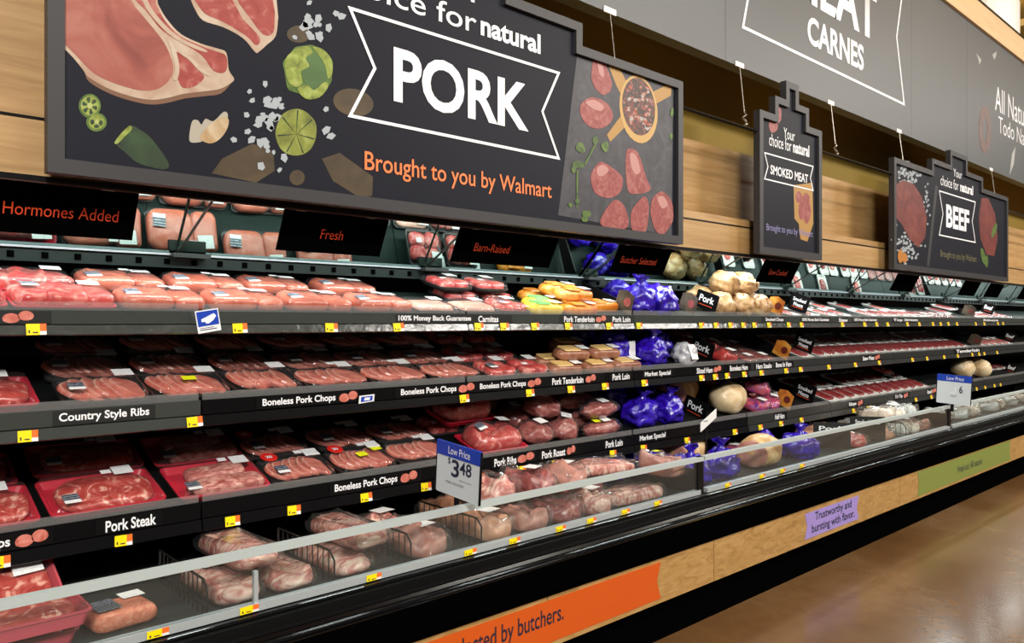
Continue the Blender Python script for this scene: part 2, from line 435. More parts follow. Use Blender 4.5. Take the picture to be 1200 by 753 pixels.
# ------------------------------------------------------------------ header board
HY = 2.74
H = tag(empty('header_sign', (0, 0, 0)), 'long grey header board lettered MEAT CARNES high above the case', 'sign')
seams = [-2.0, 2.0, xat(850, HY), xat(1068, HY), xat(1133, HY), 11.5, 16.0]
for a, c in zip(seams, seams[1:]):
    b = MB(); b.box(a+.002, c-.002, HY, HY+.09, 3.282, 4.746); b.build('header_panel', M['header'], H)
b = MB(); b.box(-2, 16, HY-.03, HY+.12, 4.748, 5.01)
b.build('crown_board', M['crown'], H)
b = MB(); b.box(-2, 16, HY-.035, HY+.125, 5.012, 5.035); b.build('crown_edge', M['black'], H)
def ring_xz(b, outer, th, y0, y1, mi=0):
    """closed outline strip th wide inside the polygon outer (x,z)"""
    n = len(outer); a = sum(outer[i][0]*outer[(i+1)%n][1]-outer[(i+1)%n][0]*outer[i][1] for i in range(n))
    if a < 0: outer = outer[::-1]
    inner = []
    for i in range(n):
        p0, p1, p2 = (Vector(outer[(i+k)%n]) for k in (-1, 0, 1))
        d1 = (p1-p0).normalized(); d2 = (p2-p1).normalized()
        n1 = Vector((-d1.y, d1.x)); n2 = Vector((-d2.y, d2.x))
        m = (n1+n2); m = m/ max(m.length_squared, .05)*2
        inner.append(p1+m*th)
    vs = [(x, y0, z) for x, z in outer]+[(p.x, y0, p.y) for p in inner]+[(x, y1, z) for x, z in outer]+[(p.x, y1, p.y) for p in inner]
    fs = []
    for i in range(n):
        j = (i+1)%n
        fs += [(i, j, n+j, n+i), (2*n+j, 2*n+i, 3*n+i, 3*n+j), (j, i, 2*n+i, 2*n+j), (n+i, n+j, 3*n+j, 3*n+i)]
    b.add(vs, fs, mi)
    return [(p.x, p.y) for p in inner]
def ribbon(parent, x0, x1, z0, z1, notch, th, y, mat='white'):
    zc = (z0+z1)/2; b = MB()
    ring_xz(b, [(x0, z0), (x1, z0), (x1-notch, zc), (x1, z1), (x0, z1), (x0+notch, zc)], th, y, y+.002)
    return b.build('ribbon_outline', M[mat], parent)
hl, hr = xat(869, HY), xat(1060, HY)
zb = onY(1060, 124, HY).z
ribbon(H, hl, hr, zb, zb+1.15, .17, .022, HY-.003)
z0, z1 = onY(953, 54, HY).z, onY(953, 21, HY).z
cxm = (xat(946, HY)+xat(1012, HY))/2
lettering('CARNES', H, xat(946, HY), xat(1012, HY), z0, z1, HY-.002, 'white', .03)
zm = onY(1014, 42, HY).z; hw = xat(1027, HY)-cxm
lettering('MEAT', H, cxm-hw, cxm+hw, zm, zm+.42, HY-.002, 'white', .03)
z0, z1 = onY(1168, 130, HY).z, onY(1168, 101, HY).z
lettering('All Natural', H, xat(1166, HY), xat(1166, HY)+1.45, z0, z1, HY-.002, 'white', .0)
z0, z1 = onY(1172, 156, HY).z, onY(1172, 137, HY).z
lettering('Todo Natural', H, xat(1170, HY), xat(1170, HY)+1.5, z0, z1, HY-.002, 'white', -.005)
M['print_meat_dim'] = marbled('printed_dim_meat', [(.3,(0.112,0.070,0.063)),(.6,(0.168,0.105,0.091)),(.8,(0.210,0.168,0.154))], 8, 1, .5, 0)
M['print_white_dim'] = plain('printed_pale_strokes', (.42,.42,.40), .5)
def pxpoly(pts, Y): return [(q.x, q.z) for q in (onY(x, y, Y) for x, y in pts)]
def ell(cx, cy, rx, ry, n=20, rot=0, wob=0, seed=0):
    rnd = random.Random(seed); out = []
    for k in range(n):
        a = 2*math.pi*k/n; q = 1+wob*rnd.uniform(-1, 1)
        x, y = rx*q*math.cos(a), ry*q*math.sin(a); c, s = math.cos(rot), math.sin(rot)
        out.append((cx+x*c-y*s, cy+x*s+y*c))
    return out
def smo(pts, n=4):                # the same through an open run of points
    p = [(2*pts[0][0]-pts[1][0], 2*pts[0][1]-pts[1][1])]+list(pts)+[(2*pts[-1][0]-pts[-2][0], 2*pts[-1][1]-pts[-2][1])]
    return sm(p, n)[n:-2*n]+[pts[-1]]
def sm(pts, n=4):
    out = []; m = len(pts)
    for i in range(m):
        p0, p1, p2, p3 = (pts[(i+k) % m] for k in (-1, 0, 1, 2))
        for q in range(n):
            t = q/n; f = lambda a, b_, c_, e: .5*(2*b_+(c_-a)*t+(2*a-5*b_+4*c_-e)*t*t+(3*b_-a-3*c_+e)*t**3)
            out.append((f(p0[0], p1[0], p2[0], p3[0]), f(p0[1], p1[1], p2[1], p3[1])))
    return out
def art(parent, name, polys, Y, layer, mat):
    b = MB(); yy = Y-.0007*layer
    for k, p in enumerate(polys): b.prism(pxpoly(p, Y), yy-.00006*(k % 9), yy+.0006)
    return b.build(name.replace('printed_', '')+'_print', M[mat], parent)
b = MB(); ring_xz(b, pxpoly(ell(1154, 152, 7, 28, 20, .0), HY), .12, HY-.002, HY); b.build('printed_sausage', M['print_meat_dim'], H)
art(H, 'printed_strokes', [[(1144,62),(1150,70),(1148,76),(1146,68)], [(1163,64),(1168,60),(1167,66),(1165,70)], [(1186,180),(1190,172),(1188,192),(1183,205)]], HY, 1, 'print_white_dim')

# ------------------------------------------------------------------ hanging framed signs
M['print_lean'] = marbled('printed_pork_lean', [(.25,(0.193,0.037,0.028)),(.5,(0.301,0.076,0.053)),(.72,(0.373,0.141,0.102)),(.85,(0.433,0.227,0.176))], 5, 1.2, .5, 0)
M['print_rib'] = marbled('printed_rib_meat', [(.3,(0.229,0.025,0.018)),(.55,(0.313,0.050,0.039)),(.75,(0.421,0.202,0.152))], 14, 1.6, .5, 0)
M['print_fat'] = marbled('printed_fat', [(.3,(0.369,0.232,0.157)),(.6,(0.464,0.360,0.269)),(.8,(0.506,0.436,0.364))], 10, 1, .5, 0)
M['print_cube'] = marbled('printed_pork_cube', [(.25,(0.181,0.025,0.025)),(.5,(0.289,0.060,0.055)),(.68,(0.349,0.126,0.106)),(.85,(0.433,0.242,0.208))], 16, 2, .5, 0)
M['print_green'] = marbled('printed_green', [(.3,(0.028,0.063,0.007)),(.6,(0.091,0.168,0.021)),(.8,(0.175,0.252,0.056))], 22, 1, .5, 0)
M['print_lime'] = marbled('printed_husk', [(.3,(0.098,0.133,0.014)),(.55,(0.238,0.294,0.042)),(.8,(0.385,0.434,0.154))], 16, 1.5, .5, 0)
M['print_darkgreen'] = marbled('printed_dark_green', [(.3,(0.006,0.017,0.006)),(.7,(0.021,0.056,0.014))], 8, 1, .5, 0)
M['print_brown'] = marbled('printed_brown', [(.3,(0.038,0.025,0.010)),(.7,(0.077,0.049,0.020))], 9, 1, .5, 0)
M['print_pale_pepper'] = marbled('printed_coarse_pepper', [(.38,(.34,.06,.04)),(.46,(.42,.12,.06)),(.54,(.35,.33,.31)),(.7,(.45,.43,.42))], 30, 0, .5, 0)
M['print_rosy'] = plain('printed_rosy_fat', (.46,.22,.20), .5)
M['print_crust'] = plain('printed_brown_edge', (.16,.075,.04), .5)
M['print_pale'] = plain('printed_pale_green', (.38,.42,.14), .5)
M['print_skin'] = plain('printed_garlic_skin', (.36,.33,.27), .5)
M['print_fruit'] = marbled('printed_tomatillo_fruit', [(.3,(.035,.085,.02)),(.7,(.085,.17,.045))], 5, 1, .5, 0)
M['print_husk'] = marbled('printed_dry_husk', [(.3,(.10,.115,.015)),(.55,(.20,.23,.03)),(.8,(.34,.38,.11))], 10, 1.5, .5, 0)
M['print_board'] = plain('printed_board', (.40,.22,.05), .5)
M['print_bowl'] = plain('printed_bowl_rim', (.52,.32,.10), .5)
M['print_pepper'] = marbled('printed_peppercorns', [(.3,(0.014,0.010,0.008)),(.5,(0.063,0.035,0.028)),(.62,(0.245,0.042,0.028)),(.72,(0.315,0.294,0.280))], 38, 1, .5, 0)
M['print_salt'] = plain('printed_salt', (.33,.37,.40), .5)
M['print_garlic'] = marbled('printed_garlic', [(.3,(0.350,0.210,0.084)),(.6,(0.490,0.385,0.252)),(.8,(0.525,0.490,0.420))], 8, 1, .5, 0)
M['print_beef'] = marbled('printed_beef', [(.3,(0.096,0.012,0.009)),(.6,(0.169,0.030,0.023)),(.85,(0.241,0.081,0.060))], 6, 1.4, .5, 0)
M['print_orange'] = plain('printed_orange_veg', (.45,.17,.02), .5)
def zig_sign(name, label, x0, x1, zb, zl, zm, za, low, mid, Y):
    S = tag(empty(name, (0, 0, 0)), label, 'sign', 'stepped department signs hanging over the case')
    out = [(x0,zb),(x1,zb),(x1,zl),(x1-low,zl),(x1-low,zm),(x1-low-mid,zm),(x1-low-mid,za),(x0+low+mid,za),(x0+low+mid,zm),(x0+low,zm),(x0+low,zl),(x0,zl)]
    b = MB(); inner = ring_xz(b, out, .046, Y-.022, Y+.025); b.build('frame', M['signframe'], S)
    b = MB(); b.prism([(x, z) for x, z in inner], Y, Y+.02); P = b.build('panel', M['signpanel'], S)
    return S, P
SY = 2.68
S, P = zig_sign('department_sign', 'large stepped PORK sign with printed chops, nearest of the hanging signs', xat(54, SY), xat(797, SY), 2.052, 3.005, 3.12, 3.28, .87, .48, SY)
A = lambda name, polys, layer, mat: art(P, name, polys, SY, layer, mat)
CH = [(71,-70),(71,-20),(71,53),(85,67),(98,83),(103,90),(125,103),(150,112),(175,117),(195,115),(215,110),(240,107),(258,104),(271,97),(274,92),(268,82),(265,62),(255,57),(235,51),(212,40),(195,22),(185,5),(182,-12),(140,-60)]
A('printed_chop_edge', [CH[:2]+smo([(x+1, y+5.5) if 100 < x < 262 and y > 60 else (x, y) for x, y in CH[2:22]], 3)+CH[22:]], 1, 'print_crust')
A('printed_chop', [CH[:2]+smo(CH[2:22], 4)+CH[22:]], 2, 'print_fat')
A('printed_chop_lean', [[(71.5,-68)]+smo([(71.5,46),(78,54),(90,66),(110,86),(135,98),(165,106),(185,104),(198,94),(203,80),(198,62),(190,47),(175,28),(158,8)], 4)+[(148,-10),(130,-58)]], 3, 'print_lean')
A('printed_chop_rib', [[(155,-30)]+smo([(158,0),(172,14),(188,34),(205,46),(235,64),(250,83),(264,84),(265,66),(252,60),(235,54),(210,42),(193,24),(183,6)], 4)+[(178,-25)], sm([(206,62),(216,66),(232,82),(239,91),(228,101),(215,103),(209,95),(205,80)])], 3, 'print_rib')
A('printed_chop_seam', [sm([(166,-20),(176,8),(196,32),(214,46),(240,58),(239,61),(212,50),(192,35),(171,10),(161,-18)]), sm([(196,46),(200,58),(205,80),(202,92),(207,94),(210,80),(206,60),(201,50)]), sm([(210,62),(224,68),(236,80),(246,88),(243,89),(232,82),(222,71)])], 4, 'print_fat')
A('printed_steak', [[(215,-20)]+smo([(222,-4),(228,10),(238,24),(262,32),(285,45),(299,61),(304,60),(312,53),(323,42),(326,20)], 4)+[(322,-20)]], 1, 'print_fat')
A('printed_steak_lean', [[(224,-20)]+smo([(228,0),(240,16),(262,26),(288,42),(300,53),(304,44),(284,22)], 4)+[(262,-20)], [(272,-20)]+smo([(280,4),(292,20),(308,40),(320,38),(322,14)], 4)+[(316,-20)]], 2, 'print_rib')
A('printed_pepper_slices', [ell(105, 124, 13, 14), ell(113, 143, 12, 11)], 1, 'print_green')
A('printed_pepper_pulp', [ell(105, 124, 10.5, 11.5), ell(113, 143, 9.5, 8.5)], 2, 'print_lime')
A('printed_pepper_hollow', [sm([(105+8.5*math.cos(t-.25), 124+9.5*math.sin(t-.25)), (105+9*math.cos(t+.25), 124+10*math.sin(t+.25)), (105+3*math.cos(t), 124+3.4*math.sin(t))], 3) for t in (.3, 1.35, 2.4, 3.45, 4.5, 5.55)] + [ell(108,143,2.2,3), ell(118,144,2.2,3), ell(113,148,3,1.8)], 3, 'print_darkgreen')
A('printed_pepper_core', [ell(105, 124, 3.4, 3.6, 8), ell(113, 143, 2.4, 2.4, 8)], 4, 'print_pale')
A('printed_chili', [sm([(135,166),(152,148),(164,152),(178,163),(197,190),(194,198),(178,196),(160,190),(146,178)])], 1, 'print_darkgreen')
A('printed_chili_cut', [sm([(134,167),(142,156),(152,147),(154,152),(146,160),(138,168)])], 2, 'print_lime')
A('printed_garlic_skin', [sm([(222,165),(223,150),(226,141),(232,141),(236,146),(241,139),(250,142),(262,131),(267,135),(262,150),(240,164),(230,167)], 3)], 1, 'print_skin')
A('printed_garlic', [sm([(234,162),(240,152),(250,143),(262,137),(268,141),(265,153),(256,164),(245,168)], 4)], 2, 'print_garlic')
A('printed_board_piece', [[(248,203),(260,186),(296,168),(320,178),(322,200),(300,214)], ell(414, 120, 24, 16, 20, .2), [(377,186),(398,179),(437,207),(436,229),(424,233),(390,212)], ell(348,208,9,9), ell(350,40,14,10)], 1, 'print_brown')
A('printed_tomatillo', [sm(ell(361, 84, 29, 31, 18, 0, .08, 3), 3)], 2, 'print_green')
A('printed_tomatillo_fruit', [ell(370, 82, 16, 22, 24, .2)], 3, 'print_fruit')
A('printed_torn_husk', [sm([(334,70),(346,58),(360,54),(366,62),(358,68),(362,78),(352,84),(354,98),(344,102),(336,92)], 3), sm([(366,55),(378,58),(388,70),(389,86),(384,92),(381,78),(374,66)], 3), sm([(348,104),(360,100),(368,106),(380,96),(384,102),(374,114),(358,116)], 3)], 4, 'print_lime')
A('printed_husk', [sm(ell(347, 155, 24, 28, 16, 0, .03, 4), 3)], 2, 'print_husk')
b = MB()
for k in range(7):
    a = 2*math.pi*k/7+.3
    b.prism(pxpoly([(347,157),(347+22*math.cos(a)-.8*math.sin(a),155+26*math.sin(a)+.8*math.cos(a)),(347+22*math.cos(a)+.8*math.sin(a),155+26*math.sin(a)-.8*math.cos(a))], SY), SY-.0028, SY-.0022)
b.build('husk_vein_print', M['print_darkgreen'], P)
rnd = random.Random(11); sp = []
for (cx0, cy0, sx, sy, n) in ((372,20,14,22,11), (312,130,16,22,20), (318,175,22,28,14), (362,38,16,14,8), (300,150,22,30,9), (385,150,20,60,5)):
    for k in range(n):
        x, y = rnd.gauss(cx0, sx*.6), rnd.gauss(cy0, sy*.6)
        r = rnd.uniform(2.6, 5.2); a = rnd.uniform(0, 3)
        if y > 205 or y > 178 and x < 300: continue
        if math.hypot(x-362, y-84) < 30 or math.hypot(x-347, y-155) < 26: continue
        sp.append(ell(x, y, r, r*1.25, 5, a, .25, k))
A('printed_salt', sp, 4, 'print_salt')
A('printed_slate', [[(676,66),(789,100),(787,276),(654,252)]], 1, 'slate')
A('printed_boards', [[(713,77),(724,76),(738,104),(730,116),(722,100)], [(764,108),(787,97),(786,112),(768,122)], [(711,158),(730,132),(735,146),(715,166)], [(744,88),(752,86),(754,96),(746,97)]], 2, 'print_board')
CUB = [ell(704, 90, 11, 22, 14, -.25, .08, 1), [(679,128),(684,118),(696,114),(712,122),(718,138),(708,149),(694,150),(683,141)],
   [(692,206),(700,192),(706,190),(718,197),(729,208),(727,224),(714,232),(697,226)], [(733,182),(738,174),(748,180),(757,208),(762,222),(748,227),(735,222)],
   [(703,262),(712,242),(722,234),(732,243),(736,264),(722,270)], [(739,250),(746,238),(755,230),(760,242),(756,272),(741,270)], ell(775, 249, 13, 25, 16, -.05, .06, 2)]
A('printed_cubes', [sm(p, 4) for p in CUB], 3, 'print_cube')
A('printed_cube_shine', [sm([(686,120),(696,117),(707,124),(704,130),(694,127)], 3), sm([(699,197),(706,193),(713,199),(706,206),(700,205)], 3), sm([(738,180),(745,182),(750,200),(744,204),(739,194)], 3), sm([(700,74),(706,78),(707,90),(702,86)], 3), sm([(770,232),(777,230),(782,240),(775,244)], 3)], 4, 'print_rosy')
A('printed_bowl', [ell(748, 128, 22, 40, 28, -.12)], 3, 'print_bowl')
A('printed_peppercorns', [ell(748, 125, 19, 34, 26, -.12)], 4, 'print_pepper')
A('printed_bowl_pieces', [ell(748+q.uniform(-13, 13), 126+q.uniform(-24, 26), q.uniform(1.2, 2.6), q.uniform(1.6, 3.4), 6, q.uniform(0, 3), .2, k) for q in (random.Random(5),) for k in range(34)], 5, 'print_pale_pepper')
hb = [ell(680,173,6,6,9,0,.25,1), ell(677,193,6,5,9,0,.25,2), ell(672,198,3,5,8,0,.2,3), ell(697,165,4,5,8,0,.2,4), ell(687,250,5,4,8,0,.3,5), ell(684,257,4,3,8,0,.3,6), ell(668,240,3,3,7,0,.2,7), ell(676,236,3,3,7,0,.2,8), ell(787,132,2,6,7,0,.2,9), ell(786,160,2,4,7,0,.2,10), ell(708,172,5,6,9,0,.25,12),
   [(675,200),(677,200),(676,244),(675,244)], [(684,192),(686,193),(698,170),(696,169)]]
A('printed_herbs', hb, 5, 'print_green')
ribbon(P, xat(407, SY), xat(656, SY), onY(407, 137, SY).z, onY(407, 7, SY).z, xat(437, SY)-xat(407, SY), .013, SY-.0035)
L = lambda s, xa, xb, z0, z1, mat, bold=0., **k: lettering(s, P, xa, xb, z0, z1, SY-.0025, mat, bold, **k)
L('PORK', xat(461, SY), xat(619, SY), onY(461, 119, SY).z, onY(461, 54, SY).z, 'white', .026)
zb_, zt_ = onY(428, 199.5, SY).z, onY(428, 177, SY).z
L('Brought to you by Walmart', xat(427, SY), xat(646, SY), zb_-.28*(zt_-zb_), zt_, 'orange_ink', .008)
zb_, zt_ = onY(630, 63, SY).z, onY(630, 40, SY).z
L('natural', xat(563, SY), xat(633, SY), zb_, zt_, 'white', .03)
L('choice for', xat(380, SY), xat(558, SY), zb_, zt_, 'white', .004)
zy = onY(562, 6, SY).z
L('Your', xat(470, SY), xat(566, SY), zy, zy+.8*(zt_-zb_), 'white', .004)

S, P = zig_sign('department_sign', 'narrow stepped SMOKED MEAT sign between the PORK and BEEF signs', xat(887, SY), xat(960, SY), 2.052, 3.005, 3.135, 3.27, .20, .15, SY)
zb_, zt_ = onY(946, 182, SY).z, onY(946, 170, SY).z
L('natural', xat(929, SY), xat(948, SY), onY(930, 179, SY).z, onY(930, 165, SY).z, 'white', .03)
L('choice for', xat(901, SY), xat(927, SY), onY(930, 179, SY).z, onY(930, 165, SY).z, 'white', .0)
z0 = onY(922, 163, SY).z
L('Your', xat(918, SY), xat(931, SY), z0, z0+.075, 'white', .0)
ribbon(P, xat(895, SY), xat(953, SY), onY(953, 224, SY).z, onY(895, 178, SY).z, .045, .009, SY-.0035)
L('SMOKED MEAT', xat(902.5, SY), xat(946.5, SY), onY(903, 204, SY).z, onY(903, 193, SY).z, 'white', .02)
zb_, zt_ = onY(900, 270, SY).z, onY(900, 262, SY).z
L('Brought to you by Walmart', xat(898, SY), xat(952, SY), zb_-.28*(zt_-zb_), zt_, 'violet_ink', .0)
A('printed_cutlet', [ell(911, 135, 5, 10, 12, .1, .1, 1), ell(906, 147, 5, 9, 12, -.1, .1, 2)], 1, 'print_cube')
A('printed_ham', [[(930,217),(952,214),(953,262),(946,283),(938,280),(936,262),(931,256)]], 1, 'print_board')
A('printed_ham_slices', [ell(942, 242, 6, 16, 14, .2, .06, 3), ell(936, 231, 4, 7, 10, 0, .05, 4), ell(946, 250, 4, 12, 12, .1, .05, 5)], 2, 'print_cube')

bx0, bx1 = xat(1045, SY), xat(1179, SY)
S, P = zig_sign('department_sign', 'stepped BEEF sign with a printed red steak, farthest of the hanging signs', bx0, bx1, 2.052, 3.005, 3.12, 3.27, .87, .48, SY)
A('printed_salt', [ell(rnd.gauss(1067, 8), rnd.gauss(205, 8), rnd.uniform(1, 2), rnd.uniform(1, 2.4), 5, 0, .2, k) for k in range(70)] +
  [ell(rnd.gauss(1062, 7), rnd.gauss(288, 10), rnd.uniform(1, 2), rnd.uniform(1, 2.4), 5, 0, .2, k) for k in range(60)] + [ell(rnd.gauss(1085, 2), rnd.gauss(240, 16), 1, 1.6, 5, 0, .2, k) for k in range(24)], 1, 'print_salt')
A('printed_steak', [[(1050,216),(1058,211),(1070,215),(1080,230),(1086,255),(1084,278),(1076,290),(1066,280),(1056,262),(1050,255)]], 2, 'print_beef')
A('printed_carrots', [ell(1055, 300, 3, 8), ell(1060, 302, 3, 6)], 3, 'print_orange')
A('printed_board_edge', [[(1096,217),(1099,218),(1089,312),(1086,311)]], 1, 'signframe')
A('printed_roast', [[(1150,232),(1158,232),(1166,250),(1169,280),(1165,300),(1156,298),(1149,280),(1147,255)]], 1, 'print_beef')
A('printed_leaves', [ell(1165, 270, 2.5, 9, 10, .3), ell(1152, 300, 2.5, 10, 10, -.2), ell(1156, 306, 2, 7)], 2, 'print_green')
ribbon(P, xat(1100, SY), xat(1143, SY), onY(1101, 276, SY).z, onY(1101, 223, SY).z, .10, .012, SY-.0035)
L('BEEF', xat(1108.5, SY), xat(1135.5, SY), onY(1109, 266, SY).z, onY(1109, 239, SY).z, 'white', .035)
zb_, zt_ = onY(1104, 301, SY).z, onY(1104, 293, SY).z
L('Brought to you by Walmart', xat(1102, SY), xat(1144, SY), zb_-.28*(zt_-zb_), zt_, 'olive_ink', .0)
z0, z1 = onY(1137, 228, SY).z, onY(1137, 217, SY).z
L('natural', xat(1125, SY), xat(1140, SY), z0, z1, 'white', .03)
L('choice for', xat(1102, SY), xat(1123, SY), z0, z1, 'white', .0)
L('Your', xat(1117, SY), xat(1127, SY), z1+.03, z1+.11, 'white', .0)

# bars between the signs, with the wires and clips that carry them
b = MB(); b.tube([(xat(797, SY)+.01, 2.68, 2.862), (xat(887, SY)-.01, 2.68, 2.862)], .011, 8)
tag(b.build('hanging_bar', M['black']), 'black bar joining the PORK sign to the SMOKED MEAT sign', 'bar', 'bars between the hanging signs')
b = MB(); b.tube([(xat(960, SY)+.01, 2.68, 2.862), (bx0-.01, 2.68, 2.862)], .011, 8)
tag(b.build('hanging_bar', M['black']), 'black bar joining the SMOKED MEAT sign to the BEEF sign', 'bar', 'bars between the hanging signs')
b = MB(); b.tube([(bx1+.01, 2.68, 2.862), (15, 2.68, 2.862)], .011, 8)
tag(b.build('hanging_bar', M['black']), 'black bar running on beyond the BEEF sign', 'bar', 'bars between the hanging signs')
for px, zlow, hook, lab in ((714, 3.005, 0, 'thin wire holding the right shoulder of the PORK sign'), (866, 2.875, 1, 'thin wire with a hook on the bar beside the SMOKED MEAT sign'),
                      (973, 2.875, 1, 'thin wire with a hook on the bar right of the SMOKED MEAT sign'), (1053, 3.005, 0, 'thin wire holding the left shoulder of the BEEF sign'),
                      (1161, 3.005, 0, 'thin wire holding the right shoulder of the BEEF sign')):
    x = xat(px, HY); r = tag(empty('hanging_wire', (x, 2.70, zlow)), lab, 'wire', 'wires that carry the hanging signs')
    b = MB(); b.tube([(0, 0, .005 if not hook else .09), (0, .034, 3.276-zlow)], .0026, 6); b.build('wire', M['steel'], r)
    b = MB(); b.box(-.05, .05, .032, .0385, 3.28-zlow-.006, 3.28-zlow+.026); b.build('clip', M['tagwhite'], r)
    if hook:
        b = MB(); b.tube([(0, 0, .1), (.02, 0, .08), (-.02, 0, .055), (.02, 0, .035), (0, -.02, .012), (-.03, -.02, 0)], .008, 6); b.build('hook', M['steel'], r)

# black tilted panels hanging from the canopy in front of the mirror
def canopy_panel(x0, x1, text, label, tx=None, th=.042):
    r = tag(empty('canopy_panel', ((x0+x1)/2, 2.825, 2.045)), label, 'sign', 'black panels hanging under the canopy')
    r.rotation_euler = (math.radians(27), 0, 0)
    w = (x1-x0)/2
    b = MB(); b.box(-w, w, -.002, .002, -.178, 0); b.build('panel', M['matt_black'], r)
    for sx in (-w*.72, w*.62):
        b = MB(); b.box(sx-.02, sx+.02, -.006, .004, -.004, .014); b.build('clip', M['ledwhite'], r)
    if text:
        c = ((tx[0]+tx[1])/2-(x0+x1)/2, (tx[1]-tx[0])/2)
        lettering(text, r, c[0]-c[1], c[0]+c[1], -.115, -.115+th, -.003, 'orange_dim', -.004)
    return r
PY = 2.86
canopy_panel(.31, .83, 'No Hormones Added', 'black canopy panel lettered Hormones Added in orange', (.365, .775))
canopy_panel(xat(329, PY), xat(451, PY), 'Fresh', 'black canopy panel lettered Fresh in orange', (xat(377, PY), xat(403, PY)))
canopy_panel(xat(534, PY), xat(650, PY), 'Barn-Raised', 'black canopy panel lettered Barn-Raised in orange', (xat(557, PY), xat(598, PY)))
canopy_panel(xat(721, PY), xat(783, PY), 'Butcher Selected', 'black canopy panel lettered Butcher Selected above the purple hams', (xat(729, PY), xat(770, PY)))
canopy_panel(xat(892, PY), xat(933, PY), 'Slow-Cooked', 'black canopy panel lettered Slow-Cooked under the SMOKED MEAT sign', (xat(902, PY), xat(923, PY)))
for xx, lab in ((7.35, "blank black canopy panel under the BEEF sign's left edge"), (9.15, 'blank black canopy panel under the right half of the BEEF sign'), (10.0, 'blank black canopy panel under the right end of the BEEF sign'), (11.3, 'farthest blank black canopy panel at the right edge')):
    canopy_panel(xx, xx+.52, None, lab)

# ------------------------------------------------------------------ banners on the wooden front
BY = 2.306
def banner(x0, x1, z0, z1, mat, label, notch_l=True):
    zc = (z0+z1)/2; n = .03
    pts = [(x0, z0), (x1, z0), (x1-n, zc), (x1, z1), (x0, z1)] + ([(x0+n, zc)] if notch_l else [])
    b = MB(); b.prism(pts, BY-.002, BY-.0003)
    return tag(b.build('banner', M[mat]), label, 'banner', 'printed banners on the wooden front')
o = banner(.75, xat(774, BY), .238, .418, 'banner_orange', 'orange banner reading selected by butchers on the wooden front')
lettering('Hand selected by butchers.', o, xat(660, BY)-.80, xat(660, BY), .292, .388, BY-.003, 'dark_ink', .01)
o = banner(xat(943, BY), xat(1006, BY), .245, .405, 'banner_purple', 'purple banner reading Trustworthy and bursting with flavor')
lettering('Trustworthy and\nbursting with flavor.', o, xat(951, BY), xat(1001, BY), .255, .395, BY-.003, 'navy_ink', .012)
o = banner(xat(1075, BY), xat(1184, BY), .235, .425, 'banner_green', 'olive green banner on the front at the far end')
lettering('Fresh cut. All natural.', o, xat(1122, BY), xat(1151, BY), .30, .36, BY-.003, 'navy_ink', .0)
b = MB(); b.box(0, .06, -.004, 0, 0, .022)
o = b.build('white_sticker', M['tagwhite'], None, False, (xat(841, BY), BY-.001, onY(845, 627, BY).z)); tag(o, 'small white sticker at the top of the wooden front panel joint', 'sticker')

# ------------------------------------------------------------------ products: materials
def hsvlean(d, l, f, f2): return [(.28, d), (.46, l), (.60, f), (.74, f2)]
M['chop'] = marbled('pork_chop_lean', [(.25,(.36,.08,.06)),(.5,(.49,.14,.105)),(.72,(.60,.25,.19))], 22, .8, .3, .3)
M['chopfat'] = marbled('pork_fat', [(.3,(.52,.25,.19)),(.6,(.62,.35,.28)),(.8,(.70,.47,.39))], 40, .6, .35, .3)
M['loin'] = marbled('pale_pork', [(.25,(.36,.075,.045)),(.5,(.47,.115,.07)),(.68,(.53,.17,.11)),(.82,(.70,.40,.30))], 11, 1.2, .3, .35)
M['steak'] = marbled('pork_steak', [(.28,(.28,.022,.02)),(.48,(.40,.05,.04)),(.57,(.48,.10,.085)),(.63,(.70,.36,.28)),(.8,(.76,.48,.38))], 13, 2.6, .28, .5)
M['riblet'] = marbled('country_rib', [(.28,(.24,.04,.035)),(.45,(.42,.13,.11)),(.58,(.60,.30,.25)),(.8,(.70,.45,.38))], 38, 1.2, .4, .6, stretch=(.6, 1.2, 1))
M['redpork'] = marbled('bright_red_pork', [(.28,(.34,.02,.025)),(.5,(.50,.06,.055)),(.62,(.58,.17,.14)),(.74,(.76,.48,.42))], 14, 1.8, .28, .4)
M['roast'] = marbled('dark_roast', [(.28,(.15,.02,.02)),(.48,(.27,.055,.05)),(.62,(.40,.14,.12)),(.76,(.62,.42,.38))], 15, 2.0, .3, .5)
M['beef'] = marbled('beef_red', [(.28,(.16,.006,.009)),(.5,(.27,.014,.016)),(.70,(.34,.04,.04)),(.82,(.55,.25,.22))], 20, 1.2, .3, .3)
M['ribs'] = marbled('rib_rack_meat', [(.28,(.30,.06,.05)),(.44,(.50,.18,.15)),(.56,(.72,.46,.38)),(.74,(.85,.72,.60))], 16, 1.6, .3, .6, stretch=(.5, 1.6, 1))
M['sausage'] = marbled('ground_sausage', [(.3,(.50,.13,.07)),(.55,(.64,.22,.13)),(.8,(.70,.36,.26))], 60, .5, .5, .9)
M['salmonham'] = marbled('smoked_slab', [(.3,(.50,.22,.13)),(.6,(.62,.32,.20)),(.85,(.72,.50,.36))], 8, .8, .35, .3)
M['hamtan'] = marbled('smoked_ham_skin', [(.3,(.30,.13,.04)),(.5,(.55,.33,.14)),(.65,(.72,.52,.28)),(.8,(.80,.66,.44))], 8, 1.2, .35, .5)
M['hamwhite'] = marbled('ham_fat_side', [(.3,(.48,.30,.13)),(.5,(.70,.56,.34)),(.75,(.82,.74,.56))], 7, .9, .35, .4)
M['hamcut'] = marbled('ham_cut_face', [(.3,(.34,.12,.09)),(.6,(.50,.24,.19)),(.8,(.66,.46,.38))], 10, 1, .35, .3)
M['netted'] = marbled('netted_ham_skin', [(.3,(.16,.065,.022)),(.46,(.42,.24,.10)),(.62,(.60,.42,.23)),(.8,(.74,.60,.42))], 19, .8, .35, .6)
